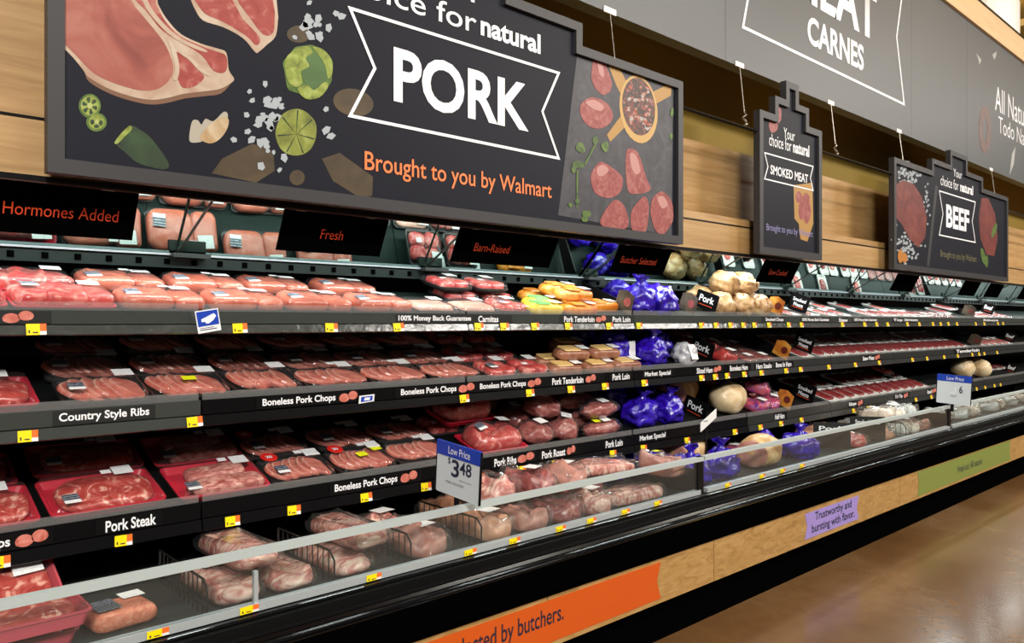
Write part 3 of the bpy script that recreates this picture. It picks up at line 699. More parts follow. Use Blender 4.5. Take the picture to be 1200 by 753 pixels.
M['purple'] = marbled('purple_foil', [(.3,(.010,.002,.16)),(.55,(.028,.005,.42)),(.8,(.06,.02,.72))], 34, .8, .18, 1.0, spec=1.0)
M['silver'] = marbled('silver_foil', [(.3,(.35,.36,.40)),(.8,(.75,.77,.8))], 20, 1, .2, 1.0)
M['tanwrap'] = plain('tan_paper_label', (.62,.42,.16), .5, bump=.4, bscale=14)
M['tanpack'] = marbled('tenderloin_pack', [(.3,(.20,.07,.035)),(.6,(.34,.15,.09)),(.8,(.45,.24,.15))], 10, 1, .3, .4)
M['orangepack'] = marbled('marinated_pack', [(.3,(.42,.10,.01)),(.52,(.68,.23,.02)),(.72,(.78,.45,.15)),(.85,(.85,.72,.55))], 8, 1, .3, .4)
M['greenlabel'] = plain('green_label', (.14,.52,.12), .4)
M['yellowpack'] = marbled('yellow_pack', [(.3,(.55,.36,.03)),(.6,(.75,.58,.06)),(.8,(.82,.72,.35))], 9, 1, .3, .3)
M['whitemeat'] = marbled('pale_offal', [(.3,(.45,.36,.29)),(.5,(.74,.66,.55)),(.75,(.86,.82,.73))], 9, 1.4, .35, .6)
M['greypack'] = marbled('grey_printed_bag', [(.3,(.42,.47,.46)),(.6,(.62,.67,.65)),(.8,(.82,.85,.83))], 10, 1, .3, .4)
M['blacktray'] = plain('black_foam_tray', (.010,.010,.011), .42)
M['redtray'] = plain('red_foam_tray', (.50,.012,.035), .4)
M['pinktray'] = plain('pink_foam_tray', (.62,.09,.12), .4)
M['whitetray'] = plain('white_foam_tray', (.80,.80,.78), .5)
M['purplelab'] = marbled('ham_pack_print', [(.3,(.10,.02,.35)),(.5,(.5,.05,.06)),(.65,(.25,.08,.5)),(.8,(.75,.6,.6))], 9, 1, .3, .3)
M['cupmeat'] = marbled('red_sausage_pack', [(.3,(.30,.01,.015)),(.6,(.5,.04,.03)),(.8,(.6,.25,.2))], 10, 1, .25, .4)

# ------------------------------------------------------------------ products: shapes
_cache = {}
def tray_mesh(w, d, h, mat):
    k = ('tray', w, d, h, mat)
    if k in _cache: return _cache[k]
    b = MB(); r = .022
    rings = [rrect(w-.034, d-.034, r, 0), rrect(w-.010, d-.010, r, h-.005), rrect(w, d, r, h-.005), rrect(w, d, r, h), rrect(w-.014, d-.014, r, h), rrect(w-.042, d-.042, r*.8, .006)]
    b.loft(rings); _cache[k] = b.mesh('tray', M[mat], False); return _cache[k]
def pillow_mesh(name, w, d, h, mat, seed=0, amp=.12, n=7, sq=.45, top=.55, freq=9.0):
    """a low rounded pack: flat underneath, swollen and uneven on top"""
    b = MB(); r = min(w, d)*sq
    prof = [(.86, 0), (.97, .16), (1.0, .38), (.985, .58), (.93, .76), (.82, .89), (.64, .965), (.40, 1.0), (.16, 1.0)]
    rings = []
    off = Vector((seed*3.7, seed*1.3, seed*2.1))
    for s, z in prof:
        rg = rrect(w*s if s > .6 else w*(s**.8), d*s, r*s, z*h, n)
        for p in rg:
            q = noise.noise(Vector((p.x, p.y, p.z))*freq + off)
            q2 = noise.noise(Vector((p.x, p.y, p.z))*freq*2.7 + off)
            if z > 0: p.z += h*amp*(q+.5*q2)*2*min(1, z*1.5)
            p.x *= 1+amp*.35*q; p.y *= 1+amp*.35*q2
        rings.append(rg)
    b.loft(rings); return b.mesh(name, M[mat], True)
def film_mesh(w, d, h0, h1, seed=0):
    k = ('film', w, d, h0, h1, seed)
    if k in _cache: return _cache[k]
    b = MB(); rings = []
    off = Vector((seed*1.7, 3.1, seed))
    for s, z in ((1.004, h0-.012), (1.006, h0), (.93, h0+.8*(h1-h0)), (.8, h1), (.5, h1), (.15, h1)):
        rg = rrect(w*s, d*s, .022, z)
        for p in rg:
            if z > h0: p.z += .003*noise.noise(Vector((p.x, p.y, 0))*26+off)
        rings.append(rg)
    b.loft(rings, 0, False, True); _cache[k] = b.mesh('film', M['film'], True); return _cache[k]
def chop_outline(a, c, n, rnd):
    ph = rnd.uniform(0, 6); out = []
    for k in range(n):
        t = 2*math.pi*k/n
        q = 1+.10*math.cos(2*t+ph)+.06*math.cos(3*t+ph*2)
        out.append((a*q*math.cos(t), c*q*math.sin(t)))
    return out
def slices_mesh(w, d, n, h0, seed, lean=28, thick=.016, mats=('chop', 'chopfat'), long=.47):
    """n shingled chops, each a lean face inside a rim of fat"""
    rnd = random.Random(seed); b = MB()
    step = (w-.075)/max(n-1, 1)
    for i in range(n):
        a = min(.074, step*1.05+.028); c = d*long*rnd.uniform(.88, 1.0)
        o = chop_outline(a, c, 22, rnd); m = len(o)
        x = -w/2+.045+step*i*.98
        Mx = Matrix.Translation((x, rnd.uniform(-.006, .006), h0+.022)) @ Matrix.Rotation(math.radians(lean+rnd.uniform(-4, 4)), 4, 'Y') @ Matrix.Rotation(rnd.uniform(-.10, .10), 4, 'Z')
        ins = [(p[0]*.90+.002, p[1]*.94) for p in o]
        vs = [(p[0], p[1], -thick/2) for p in o]+[(p[0]*1.02, p[1]*1.01, 0) for p in o]+[(p[0]*.97, p[1]*.98, thick/2) for p in o]+[(p[0], p[1], thick/2+.001) for p in ins]
        fs = []
        for k in range(m):
            j = (k+1)%m
            for l in (0, 1, 2): fs.append((l*m+k, l*m+j, (l+1)*m+j, (l+1)*m+k))
        fs.append(tuple(range(m-1, -1, -1)))
        for k, f in enumerate(fs[:-1]):
            b.add([vs[q] for q in f], [(0, 1, 2, 3)], 1 if math.sin(2*math.pi*(k//3)/m + .6) > -.15 or k % 3 == 2 and math.cos(2*math.pi*(k//3)/m) < -.5 else 0, Mx)
        b.add(vs[:m], [tuple(range(m-1, -1, -1))], 0, Mx); b.add(vs[3*m:], [tuple(range(m))], 0, Mx)
    return b.mesh('chops', [M[x] for x in mats], True)
def slabs_mesh(name, specs, mat):
    """separate slabs of meat lying in one tray: (x, y, w, d, h, turn)"""
    b = MB(); rnd = random.Random(len(specs)*7+3)
    for (x, y, w, d, h, a, z) in specs:
        rings = []; off = Vector((x*31, y*17, rnd.uniform(0, 9)))
        for s, zz in ((.93, 0), (1, .3), (1, .65), (.93, .9), (.78, 1), (.4, 1.03), (.1, 1.03)):
            rg = rrect(w*s, d*s, min(w, d)*.28*s, zz*h)
            for p in rg:
                q = noise.noise(p*22+off); p.x *= 1+.05*q; p.y *= 1+.08*q; p.z += h*.16*q*min(1, zz*2)
            rings.append(rg)
        b.loft(rings, 0, True, True, Matrix.Translation((x, y, z)) @ Matrix.Rotation(a, 4, 'Z'))
    return b.mesh(name, M[mat], True)
def blob_mesh(name, rx, ry, rz, mat, seed=0, amp=.12, freq=2.2, flat=.75, fine=.03, nu=28, nv=18, taper=0.0):
    b = MB(); off = Vector((seed*2.3, seed*5.1, seed)); rings = []
    for i in range(nv+1):
        t = math.pi*i/nv; z = -math.cos(t); r = max(math.sin(t), .02); rg = []
        for k in range(nu):
            a = 2*math.pi*k/nu; p = Vector((r*math.cos(a), r*math.sin(a), z))
            q = 1+amp*noise.noise(p*freq+off)+fine*noise.noise(p*9+off)*1.6
            p = p*q
            if p.z < -flat: p.z = -flat
            tp = 1-taper*(p.x*.5+.5)
            rg.append(Vector((p.x*rx, p.y*ry*tp, (p.z*tp+flat)*rz)))
        rings.append(rg)
    b.loft(rings); return b.mesh(name, M[mat], True)
def quad_sticker(w, d, mat, two=None, split=.72):
    b = MB(); t = .0008
    b.box(-w/2, w/2, -d/2 if not two else -d/2+d*(1-split), d/2, 0, t, 0)
    if two: b.box(-w/2, w/2, -d/2, -d/2+d*(1-split), 0, t, 1)
    return b.mesh('sticker', [M[mat]]+([M[two]] if two else []))
def disc_sticker(r):
    b = MB(); o = [(r*math.cos(2*math.pi*k/24), r*math.sin(2*math.pi*k/24)) for k in range(24)]
    b.loft([[Vector((x, y, 0)) for x, y in o], [Vector((x, y, .0008)) for x, y in o]]); return b.mesh('sticker', M['redsticker'])
ST = {'label': quad_sticker(.066, .060, 'label'), 'label_small': quad_sticker(.034, .026, 'label'), 'logo': quad_sticker(.050, .060, 'logo', 'logowhite', .68),
      'lime': quad_sticker(.05, .036, 'limesticker'), 'round': disc_sticker(.035), 'biglabel': quad_sticker(.085, .07, 'label'), 'whitetag': quad_sticker(.07, .1, 'logowhite')}
STN = {'label': 'price_label', 'label_small': 'small_label', 'logo': 'logo_sticker', 'lime': 'discount_sticker', 'round': 'round_sticker', 'biglabel': 'price_label', 'whitetag': 'paper_tag'}
def stick(root, kind, x, y, z, rz=0, rx=0, ry=0):
    o = link(STN[kind], ST[kind], root, (x, y, z)); o.rotation_euler = (rx, ry, rz)
    KIDS[root.name].append(o)
    if kind == 'round':
        Mx = Matrix(((1,0,0,0),(0,0,-1,0),(0,1,0,0),(0,0,0,1)))
        me = text_mesh('20', .03, 0, 'white').copy()
        for v in me.vertices: v.co = Vector((v.co.x*.028, v.co.y*.028-.009, .0013))
        me.name = 'sticker_number'; t = link('sticker_number', me, o); KIDS[o.name] = [t]
    return o
def root_(name):
    r = empty(name); KIDS[r.name] = []; r.rotation_mode = 'QUATERNION'; return r
def kid(root, name, me, loc=None):
    o = link(name, me, root, loc); KIDS[root.name].append(o); return o
PROTO = {}
def make(kind, var):
    rnd = random.Random(hash((kind, str(var))) & 0xffff if False else sum(ord(c) for c in kind+str(var)))
    sd = rnd.randint(0, 500)
    if kind == 'chop_tray':            # black tray, shingled boneless chops under film
        r = root_('pork_chop_tray'); w, d = .278, .200
        kid(r, 'tray', tray_mesh(w, d, .026, 'blacktray'))
        kid(r, 'chops', slices_mesh(w-.03, d-.035, 5 if 'b' in var else 6, .006, sd, 10 if 'b' in var else 13, .013))
        h = .056; kid(r, 'film', film_mesh(w, d, .026, h, sd % 3)); h += .004
        if 'r' in var: stick(r, 'round', -.098, .062, h)
        if 'y' in var: stick(r, 'lime', -.005, -.012, h, .1); stick(r, 'lime', .088, .028, h-.001, .1)
        stick(r, 'label', .088, .066, h); stick(r, 'label_small', .035, .078, h)
        if 'l' in var: stick(r, 'logo', -.088, -.05, h)
        return r
    if kind == 'fan_tray':             # ribs fanned with pale fat bands
        r = root_('country_rib_tray'); w, d = .275, .200
        kid(r, 'tray', tray_mesh(w, d, .026, 'blacktray'))
        kid(r, 'ribs', slices_mesh(w-.03, d-.03, 6, .006, sd, 17, .015, ('chop', 'chopfat'), .46))
        h = .06; kid(r, 'film', film_mesh(w, d, .026, h, 1)); h += .004
        stick(r, 'label', .082, .066, h)
        if 'l' in var: stick(r, 'logo', -.09, -.045, h)
        if 'y' in var: stick(r, 'lime', .0, -.02, h)
        return r
    if kind == 'steak_tray':           # red tray with one broad marbled steak
        r = root_('pork_steak_tray'); w, d = .37, .25
        kid(r, 'tray', tray_mesh(w, d, .030, 'redtray'))
        kid(r, 'steak', pillow_mesh('steak', w-.055, d-.045, .042, 'steak', sd, .14, 9, .40, freq=12), (.010, -.006, .006))
        kid(r, 'film', film_mesh(w, d, .030, .058, sd % 3)); h = .062
        stick(r, 'label', .085, .075, h); stick(r, 'label_small', .03, .075, h); stick(r, 'logo', -.115, -.07, h-.006)
        return r
    if kind == 'rib_tray':             # red tray with two long blocks of rib meat
        r = root_('rib_tray'); w, d = .35, .25
        kid(r, 'tray', tray_mesh(w, d, .030, 'redtray'))
        kid(r, 'rib_blocks', slabs_mesh('rib_blocks', [(.01, .035, .23, .088, .042, .05, .006), (.025, -.06, .27, .08, .045, -.02, .006)], 'riblet'))
        kid(r, 'film', film_mesh(w, d, .030, .056, 2)); h = .060
        stick(r, 'label', .115, .07, h-.004); stick(r, 'label_small', .05, .08, h-.002); stick(r, 'logo', -.115, -.075, h-.010)
        return r
    if kind == 'roast_pack':           # pale pork in a domed film pack
        r = root_('pork_roast_pack'); w, d = .295, .20
        kid(r, 'tray', tray_mesh(w-.01, d-.01, .014, 'blacktray'))
        kid(r, 'pork', slabs_mesh('pork', [(-.050, 0, .188, d-.010, .052, 0, .005), (.094, .0, .105, d-.016, .046, .03, .005)], 'loin'))
        kid(r, 'film', film_mesh(w, d, .034, .060, sd % 3)); h = .063
        stick(r, 'logo', -.10, -.035, h, .1, .08, -.05); stick(r, 'label', .085, .055, h-.002, -.05, -.06, 0); stick(r, 'label_small', .03, .065, h)
        return r
    if kind == 'bright_pack':          # bright pork chops in a red tray
        r = root_('pork_chop_pack'); w, d = .31, .20
        kid(r, 'tray', tray_mesh(w, d, .022, 'redtray'))
        kid(r, 'pork', slabs_mesh('pork', [(-.085, .01, .115, .155, .048, .15, .006), (.01, -.005, .13, .165, .056, -.1, .006), (.095, .0, .10, .155, .05, .2, .006)], 'redpork'))
        kid(r, 'film', film_mesh(w, d, .022, .064, sd % 3)); h = .068
        stick(r, 'logo', -.09, .03, h, .05); stick(r, 'label', .095, .06, h, -.05)
        return r
    if kind == 'flat_pack':            # pale flat pack in a white tray
        r = root_('pale_pork_pack'); w, d = .235, .20
        kid(r, 'tray', tray_mesh(w, d, .020, 'blacktray'))
        kid(r, 'pork', pillow_mesh('pork', w-.02, d-.02, .036, 'chopfat', sd, .10, 6, .25), (0, 0, .004))
        kid(r, 'film', film_mesh(w, d, .020, .044, 1)); stick(r, 'label', .06, .05, .047)
        return r
    if kind == 'red_chops':            # black tray, several small red cuts
        r = root_('boneless_pork_tray'); w, d = .21, .20
        kid(r, 'tray', tray_mesh(w, d, .024, 'blacktray'))
        kid(r, 'pork', slabs_mesh('pork', [(-.05, .035, .085, .085, .042, .2, .006), (.042, .04, .09, .075, .038, -.2, .006), (-.042, -.045, .09, .075, .040, .1, .006), (.048, -.042, .085, .085, .044, .4, .006)], 'redpork'))
        kid(r, 'film', film_mesh(w, d, .024, .054, 0)); h = .058
        stick(r, 'label', .055, .06, h); stick(r, 'label_small' if 'l' not in var else 'logo', -.05, -.03, h)
        return r
    if kind == 'red_rib_pack':         # big glossy rib pack in a red tray
        r = root_('pork_rib_pack'); w, d = .34, .22
        kid(r, 'tray', tray_mesh(w, d, .028, 'redtray'))
        kid(r, 'ribs', pillow_mesh('ribs', w-.03, d-.025, .095, 'redpork', sd, .16, 9, .40, freq=12), (0, 0, .005))
        kid(r, 'bag', pillow_mesh('bag', w-.012, d-.008, .104, 'bag', sd, .15, 8, .38, freq=12), (0, 0, .006))
        stick(r, 'label', .085, .05, .122, -.1, -.1, .05); stick(r, 'logo', -.095, .0, .118, .1, .1, -.2)
        return r
    if kind == 'tender_pack':          # tan paper-labelled tenderloin pack
        r = root_('pork_tenderloin_pack'); w, d = .255, .10
        kid(r, 'pork', pillow_mesh('pork', w, d, .056, 'tanpack', sd, .06, 6, .45))
        b = MB(); b.loft([rrect(.125, d*.80, .01, .0545), rrect(.123, d*.72, .01, .0605)]); kid(r, 'paper_label', b.mesh('paper_label', M['tanwrap']), (-.03, 0, 0))
        stick(r, 'label', .078, .005, .061)
        return r
    if kind == 'orange_pack':
        r = root_('marinated_tenderloin_pack'); w, d = .27, .105
        kid(r, 'pork', pillow_mesh('pork', w, d, .06, 'yellowpack' if 'g' in var else 'orangepack', sd, .08, 6, .45))
        b = MB(); b.loft([rrect(.10, d*.80, .01, .058), rrect(.098, d*.70, .01, .0655)]); kid(r, 'paper_label', b.mesh('paper_label', M['greenlabel' if 'g' in var else 'orangepack']), (-.035, 0, 0))
        stick(r, 'label', .075, .0, .066)
        return r
    if kind == 'purple_ham':           # ham in crumpled purple foil, gathered at the top
        r = root_('foil_wrapped_ham')
        kid(r, 'foil', blob_mesh('foil', .125, .105, .10, 'purple', sd, .30, 2.4, .7, .09, 36, 24) if 'k' in var or var == 't' else blob_mesh('foil', .095, .075, .085, 'purple', sd, .25, 2.4, .7, .09, 36, 24))
        b = MB(); rings = []
        for k, (rr, zz) in enumerate(((.045, .145), (.022, .178), (.018, .19), (.034, .215), (.046, .226))):
            rings.append([Vector((rr*(1+.35*math.cos(5*a+k)*(k > 2))*math.cos(a)-.01, rr*(1+.3*math.sin(4*a)*(k > 2))*math.sin(a), zz+.010*math.sin(3*a)*(k > 2))) for a in [2*math.pi*i/18 for i in range(18)]])
        if 'k' in var: kid(r, 'gathered_neck', (b.loft(rings), b.mesh('gathered_neck', M['purple'], True))[1])
        if 't' in var: stick(r, 'whitetag', .065, -.095, .09, .1, 1.25, .0)
        return r
    if kind == 'silver_ham':
        r = root_('silver_wrapped_ham'); kid(r, 'foil', blob_mesh('foil', .085, .085, .08, 'silver', sd, .25, 2.4, .7, .08, 32, 20))
        stick(r, 'whitetag', -.02, -.07, .10, .0, .9, 0); return r
    if kind == 'netted_ham':
        r = root_('netted_ham'); kid(r, 'ham', blob_mesh('ham', .115, .10, .085, 'netted', sd, .22, 2.2, .72, .05))
        return r
    if kind == 'whole_ham':
        r = root_('whole_smoked_ham'); kid(r, 'ham', blob_mesh('ham', .20, .15, .135, 'hamwhite' if 'w' in var else 'hamtan', sd, .10, 1.5, .68, .02, 36, 22, .35))
        b = MB(); b.loft([[Vector((-.185-.006*k, .105*s*math.cos(a), .095+.085*s*math.sin(a))) for a in [2*math.pi*i/20 for i in range(20)]] for k, s in ((0, 1.0), (1, .95), (2, .6))])
        if 'w' not in var: kid(r, 'cut_face', b.mesh('cut_face', M['hamcut'], True))
        return r
    if kind == 'beef_tray':            # white foam tray with dark red steaks, long side running back
        r = root_('beef_steak_tray'); w, d = .185, .25
        kid(r, 'tray', tray_mesh(w, d, .020, 'whitetray'))
        kid(r, 'steaks', slabs_mesh('steaks', [(-.04, 0, .054, .175, .022, .06, .005), (.038, .005, .054, .17, .024, -.05, .005)], 'beef'))
        kid(r, 'film', film_mesh(w, d, .020, .034, sd % 3))
        if 'l' in var: stick(r, 'label_small', .05, .095, .036)
        return r
    if kind == 'white_tray':           # white tray with pale pink cut
        r = root_('pale_meat_tray'); w, d = .165, .25
        kid(r, 'tray', tray_mesh(w, d, .020, 'whitetray'))
        kid(r, 'meat', pillow_mesh('meat', w-.08, d-.10, .022, 'redpork' if 'p' in var else 'beef', sd, .12, 6, .45), (0, -.01, .005))
        kid(r, 'film', film_mesh(w, d, .020, .032, 0)); stick(r, 'label_small', .035, .09, .034)
        return r
    if kind == 'flat_ham':             # flat clear pack with dark print
        r = root_('sliced_ham_pack'); w, d = .20, .26
        kid(r, 'meat', pillow_mesh('meat', w-.03, d-.03, .022, 'roast', sd, .08, 6, .2))
        kid(r, 'bag', pillow_mesh('bag', w, d, .027, 'bag', sd, .10, 6, .1)); stick(r, 'label', .03, -.04, .031)
        return r
    if kind == 'print_pack':           # printed ham steak packs
        r = root_('printed_ham_pack'); w, d = .20, .15
        kid(r, 'meat', pillow_mesh('meat', w, d, .07, 'purplelab' if 'u' in var else 'cupmeat', sd, .22, 6, .4, freq=14))
        kid(r, 'bag', pillow_mesh('bag', w+.015, d+.015, .078, 'bag', sd, .22, 6, .3, freq=14)); stick(r, 'label', .03, -.02, .088, .2)
        return r
    if kind == 'roast_bag':            # dark rounded roast in clear film
        r = root_('pork_roast_bag'); kid(r, 'meat', blob_mesh('meat', .105, .085, .06, 'roast', sd, .22, 2.2, .7, .04))
        kid(r, 'bag', blob_mesh('bag', .111, .092, .0655, 'bag', sd, .24, 2.2, .7, .08)); stick(r, 'label', .02, .0, .116, .1)
        return r
    if kind == 'loin_bag':             # long tube of vacuum-packed loin
        r = root_('pork_loin_bag'); kid(r, 'meat', blob_mesh('meat', .155, .055, .045, 'roast', sd, .16, 3, .75, .03))
        kid(r, 'bag', blob_mesh('bag', .178, .060, .050, 'bag', sd, .16, 3, .75, .06)); stick(r, 'label', .0, .0, .093)
        if 'y' in var: stick(r, 'lime', -.07, .0, .089)
        return r
    if kind == 'rib_rack':             # vacuum-packed rack of ribs, long side running back
        r = root_('vacuum_packed_ribs'); kid(r, 'ribs', pillow_mesh('ribs', .15, .40, .062, 'ribs', sd, .16, 9, .35, freq=13))
        kid(r, 'bag', pillow_mesh('bag', .172, .43, .070, 'bag', sd, .20, 9, .25, freq=15))
        if 'l' in var: stick(r, 'biglabel', .0, .06, .079, .1)
        return r
    if kind == 'meat_bag':
        m = {'r': 'roast', 'p': 'redpork', 'w': 'whitemeat', 's': 'salmonham', 'g': 'greypack', 'h': 'hamcut', 'b': 'ribs'}[var[0]]
        r = root_('vacuum_meat_bag'); kid(r, 'meat', pillow_mesh('meat', .17, .26, .085, m, sd, .26, 9, .42, freq=12))
        kid(r, 'bag', pillow_mesh('bag', .195, .29, .094, 'bag', sd, .28, 9, .3, freq=14))
        if 'l' in var: stick(r, 'biglabel', .01, -.02, .115, .2)
        if 'y' in var: stick(r, 'lime', .02, .05, .115, .2)
        return r
    if kind == 'pink_tray':
        r = root_('pink_meat_tray'); w, d = .34, .24
        kid(r, 'tray', tray_mesh(w, d, .045, 'pinktray')); kid(r, 'meat', pillow_mesh('meat', w-.05, d-.05, .045, 'steak', sd, .14, 8, .4, freq=12), (0, 0, .006))
        kid(r, 'film', film_mesh(w, d, .045, .060, 1)); stick(r, 'biglabel', .09, .05, .064); return r
    if kind == 'sausage_pack':
        r = root_('ground_sausage_pack'); kid(r, 'meat', pillow_mesh('meat', .19, .15, .06, 'sausage', sd, .05, 7, .2))
        kid(r, 'dark_label', quad_sticker(.07, .10, 'logo'), (-.045, -.005, .0645)); stick(r, 'label', .05, .04, .0645); return r
    raise KeyError(kind)
def spawn(kind, var=''):
    k = (kind, var)
    if k not in PROTO: PROTO[k] = make(kind, var); return PROTO[k]
    return copy_tree(PROTO[k])
ITEMS = []
SETTLE = {3: (0.025, 0, 0), 14: (0.04, 0, 0), 19: (0.04, 0, 0), 20: (0.04, 0, 0), 21: (0.012, 0.068, 0.018), 23: (0, 0.068, 0.018), 24: (0, -0.001, 0.004), 25: (0, 0.097, 0.026), 26: (0, -0.001, 0.004), 28: (0.012, 0.012, 0.003), 31: (0, -0.001, 0.004), 33: (0, 0.024, 0.006), 34: (0, 0.012, 0.003), 35: (0, 0.012, 0.003), 36: (0.012, -0.031, 0.018), 37: (0, -0.006, 0.024), 39: (0.012, 0, 0), 49: (0, 0.012, 0.003), 50: (0, 0.012, 0.003), 62: (-0.11, -0.012, 0.043), 63: (0, 0.011, 0.004), 64: (0, 0.042, 0.018), 67: (0, -0.001, 0.004), 69: (0.025, 0, 0), 70: (0.06, 0, 0), 71: (0.085, 0, 0), 72: (0.085, 0, 0), 73: (0, -0.001, 0.004), 74: (0, -0.001, 0.004), 75: (0, -0.001, 0.004), 77: (0.012, 0, 0), 78: (0.025, 0, 0), 79: (0.04, 0, 0), 80: (0.025, 0, 0), 81: (0, -0.004, 0.011), 82: (0, -0.008, 0.024), 83: (0, -0.008, 0.024), 84: (0, -0.008, 0.024), 85: (0.012, -0.008, 0.024), 86: (0.025, -0.008, 0.024), 87: (0.04, -0.008, 0.024), 88: (0.04, -0.008, 0.024), 89: (0.06, 0, 0), 90: (0.06, 0, 0), 91: (0.06, 0, 0), 92: (0.012, 0, 0), 94: (0, -0.001, 0.004), 95: (0, -0.001, 0.004), 97: (0, -0.001, 0.004), 98: (0, 0.024, 0.008), 99: (0.012, 0, 0), 100: (0.06, 0.01, 0.008), 101: (0, 0.042, 0.018), 102: (-0.012, -0.001, 0.004), 103: (0, 0.094, 0.035), 104: (0.085, 0, 0), 107: (-0.06, 0.023, 0.012), 108: (0, 0.042, 0.018), 109: (0.025, 0, 0), 110: (0.06, -0.001, 0.004), 111: (0.04, 0, 0), 112: (0.085, -0.001, 0.004), 113: (-0.085, 0, 0), 132: (0, -0.001, 0.004), 133: (0, -0.001, 0.004), 134: (0, -0.001, 0.004), 135: (0, -0.001, 0.004), 136: (0, -0.001, 0.004), 137: (0, -0.001, 0.004), 138: (0, -0.001, 0.004), 139: (0, -0.001, 0.004), 140: (0, -0.001, 0.004), 141: (0, -0.001, 0.004), 142: (0, -0.001, 0.004), 143: (0, -0.001, 0.004), 144: (0, -0.001, 0.004), 145: (0, -0.001, 0.004), 146: (0, -0.001, 0.004), 147: (0, -0.001, 0.004), 148: (0, -0.001, 0.004), 155: (0, 0.011, 0.004), 157: (0, -0.001, 0.004), 158: (0, 0.023, 0.012), 159: (0, -0.001, 0.004), 162: (0, -0.001, 0.004), 163: (0.012, -0.001, 0.004), 164: (0, -0.001, 0.004), 165: (0.012, -0.001, 0.004), 166: (0.012, -0.001, 0.004), 168: (0, -0.014, 0.043), 169: (0.04, 0.095, 0.031), 170: (0, 0.011, 0.004), 171: (0.012, 0.024, 0.008), 172: (0, 0.043, 0.014), 173: (0, 0.065, 0.025), 174: (0, 0.004, 0.027), 175: (-0.025, 0.065, 0.025), 176: (0, 0.011, 0.004), 177: (0.012, 0.024, 0.008), 178: (0.085, 0.043, 0.014), 180: (0, 0.02, 0.019), 181: (-0.025, 0.042, 0.018), 182: (0, 0.035, 0.038), 185: (0, -0.001, 0.004), 186: (0, -0.001, 0.004), 189: (0, 0.011, 0.004), 190: (0.012, 0.043, 0.014), 191: (0, 0.011, 0.004), 192: (-0.012, 0.042, 0.018), 194: (0, 0.095, 0.031), 195: (0, -0.001, 0.004), 207: (0, -0.001, 0.004), 208: (0, -0.001, 0.004), 209: (0, -0.001, 0.004), 210: (0, -0.001, 0.004), 211: (0, -0.001, 0.004), 212: (0, -0.001, 0.004), 213: (0, -0.001, 0.004), 214: (0, -0.001, 0.004), 215: (0, -0.001, 0.004), 216: (0, -0.004, 0.011), 218: (0, 0.024, 0.008), 224: (0, 0, 0.004), 225: (0, 0.025, 0.004), 231: (0, -0.045, 0), 244: (0, -0.025, 0.004), 245: (0.012, -0.045, 0.004), 246: (0, -0.045, 0), 247: (0.025, 0, 0.012), 248: (0, 0, 0.1), 249: (0, 0.07, 0), 251: (0, 0.07, 0), 253: (0, 0.1, 0), 257: (0, 0.045, 0), 264: (0, 0.012, 0), 268: (0, 0, 0.012), 269: (0, 0, 0.004), 270: (0, 0, 0.004), 271: (0.025, 0, 0)}
SHN = {1: 'top shelf', 2: 'middle shelf', 3: 'bottom shelf', 0: 'front well'}
def put(j, kind, var, x, v, rz=0, lift=0, desc='', cat='meat', row='front', pitch=0):
    o = spawn(kind, var)
    rnd = random.Random(int(x*1000)+int(v*97)+j)
    rz += rnd.uniform(-.035, .035)
    t = math.radians(SHELF[j]['tilt']) if j else 0
    o.location = shelf_pt(j, x, v, lift+.0015) if j else Vector((x, v, .6695+lift))
    q = Quaternion((1, 0, 0), t+pitch) @ Quaternion((0, 0, 1), rz)
    o.rotation_quaternion = q
    o.location += Vector(SETTLE.get(len(ITEMS), (0, 0, 0)))
    ITEMS.append((o, desc, cat, j, row, x))
    return o
D = {'chop': 'black tray of shingled boneless pork chops', 'chopr': 'black tray of pork chops with a red round 20 sticker', 'fan': 'black tray of country style ribs',
     'steak': 'red tray holding a pork steak', 'rib': 'red tray with two rib blocks', 'roast': 'pale pork roast pack', 'bright': 'bright red pork pack in red tray',
     'flat': 'flat pale pork pack', 'redc': 'black tray of small red pork cuts'}
# --- top shelf
for x in (.30, .62): put(1, 'bright_pack', 'a' if x < .5 else 'b', x, .11, desc=D['bright'])
for x in (.22, .52): put(1, 'bright_pack', 'b', x, .33, lift=.004, desc=D['bright'], row='back')
for x in (.935, 1.245, 1.555, 1.865): put(1, 'roast_pack', 'a' if int(x*10)%2 else 'b', x, .11, desc=D['roast'])
for x in (.86, 1.175): put(1, 'roast_pack', 'b', x, .335, lift=.012, desc=D['roast'], row='back')
for x in (1.50, 1.85): put(1, 'roast_pack', 'a', x, .40, lift=.0, desc=D['roast'], row='back')
for x in (2.155, 2.415): put(1, 'flat_pack', 'a', x, .11, desc=D['flat'])
for x in (2.60,): put(1, 'red_chops', 'l', x, .11, desc=D['redc']); 
for x in (2.48, 2.73): put(1, 'red_chops', 'a', x, .34, lift=.0, desc=D['redc'], row='back')
for x in (2.42, 2.67): put(1, 'red_chops', 'b', x, .34, lift=.062, desc='stacked tray of small red pork cuts', row='back')
for i, (x, v, l, g) in enumerate(((2.84, .07, 0, 'g'), (3.12, .07, 0, 'a'), (3.40, .07, 0, 'b'), (2.98, .19, 0, 'g'), (3.28, .19, 0, 'a'), (3.16, .13, .064, 'a'), (3.12, .28, 0, 'b'), (3.16, .26, .064, 'b'))):
    put(1, 'orange_pack', g, x, v, 0, l, desc='orange marinated tenderloin pack' if g != 'g' else 'yellow and green marinated tenderloin pack', row='front' if v < .1 else ('middle' if l == 0 else 'upper'))
for i, (x, v, l, g) in enumerate(((3.72, .12, 0, 'k'), (3.96, .12, 0, 't'), (3.82, .36, 0, ''), (4.06, .36, 0, ''))):
    put(1, 'purple_ham', g, x, v, i*1.1, l, desc='ham in crumpled purple foil', cat='ham', row='front' if v < .2 else 'back')
